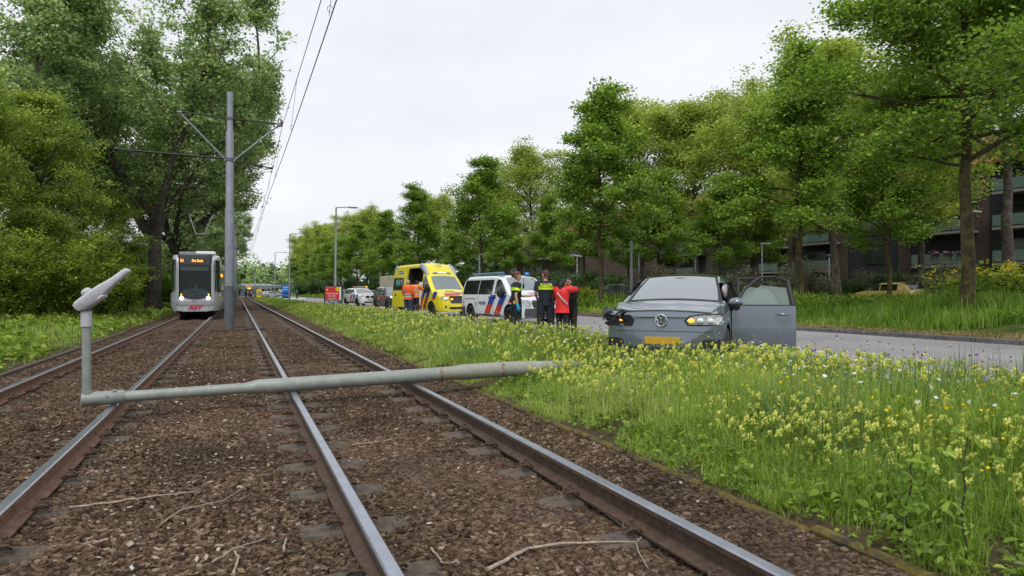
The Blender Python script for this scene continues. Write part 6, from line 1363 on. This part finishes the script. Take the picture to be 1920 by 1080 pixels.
def person(label, loc, rz, h, J, sk=None, scale=1.0, name='person'):
    """J: joint overrides in metres for a 1.75 m figure that faces +y; returns (root, joints)"""
    D = dict(pel=(0, 0, .95), waist=(0, 0, 1.08), chest=(0, .0, 1.27), ubk=(0, -.01, 1.40), neck=(0, -.005, 1.48), head=(0, .02, 1.635),
             shL=(-.175, 0, 1.425), shR=(.175, 0, 1.425), elL=(-.225, -.02, 1.14), elR=(.225, -.02, 1.14), wrL=(-.22, .06, .89), wrR=(.22, .06, .89),
             hiL=(-.09, 0, .90), hiR=(.09, 0, .90), knL=(-.105, .02, .49), knR=(.105, .02, .49), anL=(-.11, -.02, .08), anR=(.11, -.02, .08), yaw=0, tilt=0, fing={'L': None, 'R': None})
    D.update(J); s = h/1.75
    o = empty(name, loc, rz, label, 'person'); o.scale = (s, s, s)
    P = []; E = []; Rr = []
    def ad(p, r, prev=None):
        P.append(tuple(p)); Rr.append(r); i = len(P)-1
        if prev is not None: E.append((prev, i))
        return i
    g = lambda k: Vector(D[k])
    p0 = ad(g('pel'), (.135, .10)); w1 = ad(g('waist'), (.115, .085), p0); c1 = ad(g('chest'), (.135, .095), w1); u1 = ad(g('ubk'), (.12, .08), c1); n1 = ad(g('neck'), (.052, .055), u1)
    hd_ = g('head'); n2 = ad(g('neck').lerp(hd_, .45), (.052, .055), n1)
    for S in 'LR':
        sh, el, wr = g('sh'+S), g('el'+S), g('wr'+S)
        a = ad(sh, .058, u1); b_ = ad(sh.lerp(el, .5), .047, a); c = ad(el, .038, b_); d_ = ad(el.lerp(wr, .4), .038, c); e_ = ad(wr, .024, d_)
        hip, kn, an = g('hi'+S), g('kn'+S), g('an'+S)
        a = ad(hip, .085, p0); b_ = ad(hip.lerp(kn, .5), .075, a); c = ad(kn, .054, b_); d_ = ad(kn.lerp(an, .35), .055, c); e2 = ad(an, .036, d_); ad(an+Vector((0, .16, -.045)), .03, e2)
    me = skinmesh(P, E, Rr, [sk or skin_m])
    # head and hands, joined to the same body mesh
    mb = MB(); M = Matrix.Rotation(D['yaw'], 3, 'Z') @ Matrix.Rotation(D['tilt'], 3, 'X'); hc = hd_
    T_ = lambda x, y, z: hc+M @ Vector((x, y, z))
    rg = []
    for z, rx, ry, dy in ((-.118, .030, .03, .035), (-.105, .046, .05, .028), (-.075, .060, .072, .018), (-.04, .069, .086, .010), (0, .075, .095, 0), (.04, .076, .097, -.004), (.08, .066, .086, -.006), (.108, .042, .058, -.008), (.120, .012, .018, -.008)):
        rg.append([T_(rx*math.cos(t), dy+ry*math.sin(t), z) for t in [k*math.pi/8 for k in range(16)]])
    mb.rings(rg)
    mb.rings([[T_(x, y, z) for x, y, z in r_] for r_ in ([(-.008, .09, .02), (.008, .09, .02), (.008, .085, .03), (-.008, .085, .03)], [(-.016, .098, -.03), (.016, .098, -.03), (.006, .122, -.018), (-.006, .122, -.018)], [(-.012, .09, -.04), (.012, .09, -.04), (.008, .10, -.038), (-.008, .10, -.038)])])
    for s_ in (-1, 1):
        mb.ball(T_(s_*.078, -.005, -.005), (.012, .02, .032), n=8, m=6, rot=M); mb.ball(T_(s_*.030, .088, .008), (.014, .01, .008), mi=1, n=8, m=5, rot=M)
        mb.tube([T_(s_*.018, .094, .026), T_(s_*.046, .084, .028)], .004, 5, mi=1)
    mb.ball(T_(0, .088, -.062), (.024, .010, .006), mi=2, n=8, m=5, rot=M)
    for S in 'LR':
        el, wr = g('el'+S), g('wr'+S); d = D['fing'].get(S); d = Vector(d).normalized() if d else (wr-el).normalized()
        sd = 1 if S == 'R' else -1; up_ = Vector((0, 1, 0)) if abs(d.y) < .8 else Vector((0, 0, 1)); n_ = (up_-d*up_.dot(d)).normalized(); q = d.cross(n_).normalized()
        pal = [wr-d*.02, wr+d*.04, wr+d*.085]; mb.tube(pal, [(.026, .020), (.036, .018), (.038, .015)], 10)
        for k, ln in enumerate((.072, .080, .074, .058)):
            b0 = wr+d*.08+n_*(.030-.020*k)*1.0; inw = -q*sd
            mb.tube([b0, b0+d*ln*.45+inw*.008, b0+d*ln*.8+inw*.026, b0+d*ln*.92+inw*.045], [.0095, .0085, .0075, .005], 6)
        b0 = wr+d*.03+n_*.028; mb.tube([b0, b0+d*.03+n_*.022, b0+d*.062+n_*.026-q*sd*.012], [.012, .010, .006], 6)
    hm = mb.mesh('h', [sk or skin_m, eye_m, lip]); a = link('body', me, o); b2 = bmesh.new(); b2.from_mesh(me); b2.from_mesh(hm)
    me.materials.append(eye_m); me.materials.append(lip)
    b2.to_mesh(me); b2.free(); me.polygons.foreach_set('use_smooth', [True]*len(me.polygons))
    D['T'] = T_; D['M'] = M
    return o, D
def torso_rings(D, z_r, extra=0):
    "rings (fraction along pelvis..neck, rx, ry)"
    ks = [Vector(D[k]) for k in ('pel', 'waist', 'chest', 'ubk', 'neck')]; zs = [0, .25, .6, .85, 1]
    rg = []
    for f, rx, ry in z_r:
        f2 = max(0, min(1, f)); i = max(j for j in range(4) if zs[j] <= f2+1e-9); t = (f2-zs[i])/(zs[i+1]-zs[i]); c = ks[i].lerp(ks[i+1], t); c.z += (f-f2)*.53
        tw = Vector(D['shR'])-Vector(D['shL']); a = math.atan2(tw.y, tw.x)*f2; ca, sa = math.cos(a), math.sin(a)
        rg.append([c+Vector(((rx+extra)*math.cos(t2)*ca-(ry+extra)*math.sin(t2)*sa, (rx+extra)*math.cos(t2)*sa+(ry+extra)*math.sin(t2)*ca, 0)) for t2 in [k*math.pi/12 for k in range(24)]])
    return rg
TOR = [(-.12, .175, .125), (.0, .172, .125), (.2, .155, .115), (.45, .172, .125), (.7, .19, .13), (.85, .185, .115), (.95, .12, .085), (1.02, .065, .068)]
def top_garment(o, D, m, nm='jacket', long=True, extra=0, sleeve=.0, tor=TOR, hem=None):
    mb = MB(); mb.rings(torso_rings(D, tor, extra))
    for S in 'LR':
        sh, el, wr = [Vector(D[k+S]) for k in ('sh', 'el', 'wr')]; inn = sh.lerp(Vector(D['ubk']), .35)
        if long: mb.tube([inn, sh, sh.lerp(el, .5), el, el.lerp(wr, .5), wr.lerp(el, .04)], [.07+extra, .075+extra, .065+extra, .056+extra, .05+extra, .040+extra], 14)
        else: mb.tube([inn, sh, sh.lerp(el, .5), sh.lerp(el, .72)], [.07+extra, .073+extra, .064+extra, .062+extra], 14)
    return mb.build(nm, m, o, angle=60)
def trousers(o, D, m, wide=0):
    mb = MB(); pel = Vector(D['pel'])
    rg = []
    for dz, rx, ry in ((.10, .160, .115), (.03, .175, .13), (-.05, .18, .135), (-.10, .16, .12)): rg.append([pel+Vector((rx*math.cos(t), ry*math.sin(t), dz)) for t in [k*math.pi/10 for k in range(20)]])
    mb.rings(rg)
    for S in 'LR':
        hip, kn, an = [Vector(D[k+S]) for k in ('hi', 'kn', 'an')]
        mb.tube([hip+Vector((0, 0, .02)), hip.lerp(kn, .25), hip.lerp(kn, .6), kn, kn.lerp(an, .4), an+Vector((0, 0, .02))], [.10, .105+wide, .088+wide, .074+wide, .076+wide, .066+wide], 14)
    return mb.build('trousers', m, o, angle=60)
def shoes(o, D, m):
    for S in 'LR':
        an = Vector(D['an'+S]); mb = MB(); mb.rings([[(an.x+w_*math.cos(t), an.y+y, max(.0, .045+hh*math.sin(t))) for t in [k*math.pi/6 for k in range(12)]] for y, w_, hh in ((-.07, .03, .05), (-.04, .045, .09), (.05, .05, .08), (.13, .052, .055), (.19, .04, .035), (.215, .015, .015))]); mb.build('shoe', m, o, angle=60)
def hair(o, D, m, kind='short'):
    T_, M = D['T'], D['M']; mb = MB(); rg = []
    for z, rx, ry, dy in ((-.05, .070, .066, -.045), (-.01, .082, .085, -.028), (.04, .085, .100, -.014), (.08, .075, .092, -.010), (.112, .050, .065, -.010), (.128, .012, .018, -.010)): rg.append([T_(rx*math.cos(t), dy+ry*math.sin(t), z+(.035 if math.sin(t) > .35 and z < .05 else 0)) for t in [k*math.pi/9 for k in range(18)]])
    if kind != 'none': mb.rings(rg)
    if kind == 'bun':
        rd = random.Random(5); mb.ball(T_(0, -.125, .03), (.058, .05, .05), rot=M)
        for k in range(22): a = rd.uniform(0, 6.28); q = T_(.05*math.cos(a), -.13+.03*rd.gauss(0, 1), .03+.05*math.sin(a)); mb.tube([q, q+Vector((rd.gauss(0, .02), rd.gauss(-.02, .02), rd.gauss(-.01, .03)))], [.008, .003], 5)
    if kind == 'tail':
        mb.tube([T_(0, -.10, .0), T_(0, -.13, -.05), T_(.01, -.135, -.12), T_(.015, -.12, -.19)], [.045, .05, .045, .02], 10); mb.ball(T_(0, -.055, -.05), (.075, .06, .08), rot=M)
    if kind == 'long': mb.ball(T_(0, -.045, -.06), (.08, .06, .10), rot=M)
    return mb.build('hair', m, o, angle=70)
def bands(o, D, fr, m, extra=.012, nm='reflective_band', arm=None):
    for f0, f1 in fr:
        import bisect
        def at(f): return tuple(np.interp(f, [q[0] for q in TOR], [q[i] for q in TOR]) for i in (1, 2))
        r0, r1, rm_ = at(f0), at(f1), at((f0+f1)/2); fm_ = (f0+f1)/2
        mb = MB(); mb.rings(torso_rings(D, [(f0, *r0), (fm_, *rm_), (f1, *r1)], extra), cap=False); mb.build(nm, m, o)
    if arm:
        for S in 'LR':
            sh, el = Vector(D['sh'+S]), Vector(D['el'+S]); mb = MB(); mb.tube([sh.lerp(el, arm[0]), sh.lerp(el, arm[1])], .073, 14, cap=False); mb.build(nm, m, o)
def belt(o, D, items):
    pel = Vector(D['pel'])+Vector((0, 0, .08)); mb = MB(); mb.rings([[pel+Vector((.168*math.cos(t), .122*math.sin(t), dz)) for t in [k*math.pi/10 for k in range(20)]] for dz in (-.03, .03)], cap=False); b_ = mb.build('belt', leather, o)
    for a, dz, sz, m in items:
        mb = MB(); q = pel+Vector((.18*math.cos(a), .135*math.sin(a), dz)); mb.box(q, sz, rot=(0, 0, a), bev=.015); mb.build('pouch', m, b_)
A_ = -YAW
GRD = -.04
# policewoman, back half turned, looking to the right
p = W(968, 17.4)
o, D = person('policewoman with a brown bun, facing right, blue glove on her lowered hand', (p.x, p.y, GRD), A_-R(70), 1.76,
    dict(wrR=(.26, -.06, .90), elR=(.235, -.10, 1.15), elL=(-.20, .10, 1.15), wrL=(-.06, .27, 1.12), yaw=R(-12), tilt=R(-10), knL=(-.10, .05, .49), anL=(-.13, .04, .08)))
top_garment(o, D, navy, 'police_shirt', False); trousers(o, D, navy, .005); shoes(o, D, black_c); hair(o, D, hair_b, 'bun')
bands(o, D, [(.60, .72), (.745, .77)], hiv, .014, arm=(.40, .62)); belt(o, D, [(2.6, 0, (.05, .08, .12), leather), (3.4, -.06, (.07, .08, .2), leather), (.3, -.02, (.05, .07, .12), leather), (4.4, 0, (.05, .08, .10), leather), (5.5, -.06, (.03, .06, .08), yel_m)])
mb = MB(); mb.box((.10, .155, 1.38), (.05, .035, .12), bev=.01); mb.tube([(.11, .16, 1.43), (.11, .16, 1.60)], .006, 5); mb.build('radio', black, o)
wr = Vector(D['wrR']); d = (wr-Vector(D['elR'])).normalized(); mb = MB(); mb.tube([wr-d*.04, wr+d*.0, wr+d*.05, wr+d*.095], [.034, .036, (.048, .030), (.046, .028)], 10)
for k, ln in enumerate((.072, .08, .074, .058)): b0 = wr+d*.08+Vector((0, .030-.02*k, 0)); mb.tube([b0, b0+d*ln*.5, b0+d*ln*.95+Vector((-.03, 0, 0))], [.0125, .012, .009], 6)
mb.tube([wr+d*.03+Vector((0, .03, 0)), wr+d*.06+Vector((0, .055, 0)), wr+d*.09+Vector((0, .058, 0))], [.015, .013, .009], 6); mb.build('glove', glove, o)
# policeman from behind
p = W(1023, 17.3)
o, D = person('policeman seen from behind with short reddish hair and bare forearms', (p.x, p.y, GRD), A_+R(4), 1.79,
    dict(elL=(-.25, -.02, 1.16), wrL=(-.20, .20, 1.08), elR=(.25, -.02, 1.16), wrR=(.20, .20, 1.08), shL=(-.19, 0, 1.43), shR=(.19, 0, 1.43), yaw=R(38), tilt=R(-8), hiL=(-.10, 0, .9), hiR=(.10, 0, .9), anL=(-.15, 0, .08), anR=(.15, 0, .08), knL=(-.13, .02, .49), knR=(.13, .02, .49)))
top_garment(o, D, navy, 'police_shirt', False, .016); trousers(o, D, navy, .012); shoes(o, D, black_c); hair(o, D, hair_g)
bands(o, D, [(.60, .71), (.735, .765)], hiv, .032, arm=(.42, .66)); belt(o, D, [(3.2, -.06, (.08, .10, .2), leather), (4.1, 0, (.05, .08, .11), leather), (5.2, 0, (.05, .08, .11), leather), (6.2, -.07, (.07, .11, .20), leather)])
text('lettering', 'POLITIE', .085, hiv, (0, -.148, 1.385), (1, 0, 0), (0, -1, .15), o, ext=.002, bold=.003)
mb = MB(); mb.rings([[(.075*math.cos(t), -.005+.075*math.sin(t), z) for t in [k*math.pi/8 for k in range(16)]] for z in (1.475, 1.485)], cap=False); mb.build('collar_piping', mat('green_piping', (.15, .3, .05), .6), o)
for s_ in (-1, 1): mb = MB(); mb.box((s_*.13, -.03, .52), (.05, .05, .12), bev=.01); mb.build('holster_strap', yel_m, o)
# woman in red from behind, embraced
p = W(1054, 17.1)
o, D = person('woman in a red jersey seen from behind, dark hair tied low, hugging another woman', (p.x, p.y, GRD), A_-R(30), 1.60,
    dict(head=(.02, .05, 1.60), neck=(0, .02, 1.46), elR=(.30, .22, 1.42), wrR=(.22, .44, 1.44), elL=(-.27, .15, 1.18), wrL=(-.12, .36, 1.16), yaw=R(-15), tilt=R(-12), knL=(-.1, .03, .49)))
top_garment(o, D, red_c, 'red_jersey', True, .022, tor=[(-.30, .20, .15)]+TOR); trousers(o, D, black_c, .0); shoes(o, D, black_c); hair(o, D, hair_k, 'tail')
mb = MB(); mb.tube([(-.16, -.06, 1.40), (-.05, -.16, 1.30), (.10, -.165, 1.14), (.2, -.08, 1.02)], [(.012, .03)]*4, 8); mb.build('shoulder_strap', white_c, o)
# second woman, dark clothes, facing the camera side, arms round the first
p = W(1070, 17.5)
o, D = person('smiling dark haired woman in black, arms wrapped round the woman in red', (p.x, p.y, GRD), A_+R(148), 1.63,
    dict(head=(.03, .07, 1.61), neck=(0, .03, 1.47), pel=(0, -.02, .95), elR=(.26, .24, 1.30), wrR=(.14, .44, 1.22), elL=(-.25, .24, 1.26), wrL=(.0, .46, 1.10), yaw=R(12), tilt=R(-6), fing={'L': (1, .2, 0), 'R': (-.6, .3, .2)}), skin2)
top_garment(o, D, black_c, 'black_jacket', True, .02, tor=[(-.22, .19, .14)]+TOR); trousers(o, D, black_c, .01); shoes(o, D, black_c); hair(o, D, hair_k, 'long')
# her hand on the red back, with five fingers: paramedics
p = W(765, 32.8)
o, D = person('bald paramedic in a bright orange jacket standing outside the open ambulance door', (p.x, p.y, 0), A_-R(25), 1.80, dict(elL=(-.25, -.0, 1.16), wrL=(-.20, .16, .98), elR=(.25, .02, 1.15), wrR=(.20, .16, .98), anL=(-.14, 0, .08), anR=(.14, 0, .08)))
top_garment(o, D, orange_c, 'orange_jacket', True, .03, tor=[(-.2, .185, .14)]+TOR); trousers(o, D, trouser_b, .02); shoes(o, D, black_c)
bands(o, D, [(.20, .30), (-.02, .08)], refl, .045); mb = MB(); mb.prism([(-.04, -.05), (.04, -.05), (.05, .02), (0, .07), (-.05, .02)], -.205, -.2, axis='y', M=Matrix.Translation((-.05, .02, 1.27))); mb.build('back_emblem', mat('emblem_blue', (.1, .2, .5), .5), o)
p = W(779, 34.6)
o, D = person('paramedic in an orange hi vis vest leaning into the ambulance doorway', (p.x, p.y, .12), A_-R(15), 1.72, dict(head=(.02, .12, 1.60), neck=(0, .06, 1.47), chest=(0, .03, 1.27), elR=(.30, .18, 1.25), wrR=(.30, .40, 1.35), elL=(-.24, .1, 1.16), wrL=(-.15, .3, 1.1)))
top_garment(o, D, orange2, 'orange_vest', True, .03, tor=[(-.2, .185, .14)]+TOR); trousers(o, D, black_c, .01); shoes(o, D, black_c); hair(o, D, hair_k)
bands(o, D, [(.42, .50), (.02, .10)], refl, .045)
for s_ in (-1, 1): mb = MB(); mb.tube([(s_*.09, -.165, 1.2), (s_*.10, -.155, 1.36), (s_*.10, -.03, 1.485)], [(.02, .008)]*3, 8); mb.build('reflective_brace', refl, o)
# tram driver seated in the cab
o, D = person('bald tram driver in a pale shirt seen through the tram windscreen', (TX+.0, TY+.75, .24), math.pi, 1.75,
    dict(pel=(0, -.05, .52), waist=(0, -.06, .66), chest=(0, -.03, .86), ubk=(0, -.01, .99), neck=(0, .0, 1.08), head=(0, .05, 1.23), shL=(-.175, 0, 1.02), shR=(.175, 0, 1.02), elL=(-.26, .10, .78), elR=(.26, .10, .78), wrL=(-.2, .32, .85), wrR=(.2, .32, .85),
         hiL=(-.09, -.05, .50), hiR=(.09, -.05, .50), knL=(-.13, .36, .50), knR=(.13, .36, .50), anL=(-.13, .38, .08), anR=(.13, .38, .08), tilt=R(-14)))
top_garment(o, D, mat('pale_shirt', (.55, .62, .62), .8), 'shirt', True, .01); trousers(o, D, navy); shoes(o, D, black_c)
# people waiting at the stop, tiny
cl = [black_c, mat('pale_coat', (.5, .48, .46), .8), trouser_b, mat('pink_coat', (.5, .25, .3), .8), navy]
for i, (px, d, lb) in enumerate(((461, 150, 'person in black waiting at the tram stop, leftmost'), (464.5, 152, 'person in a pale coat waiting at the tram stop'), (467.5, 151, 'person in blue waiting under the tram stop roof'), (471, 154, 'person in a pink coat waiting at the tram stop'), (474.5, 153, 'person in navy waiting at the tram stop, rightmost'))):
    p = W(px, d); o, D = person(lb, (p.x, p.y, .05), 1.2*i, 1.7, {}); top_garment(o, D, cl[i]); trousers(o, D, cl[(i+2) % 5]); hair(o, D, hair_k if i % 2 else hair_b)
p = W(557, 120); o, D = person('person in a blue coat walking under the far trees', (p.x, p.y, .1), 1, 1.75, {}); top_garment(o, D, mat('blue_coat', (.03, .12, .4), .8)); trousers(o, D, black_c); hair(o, D, hair_k)
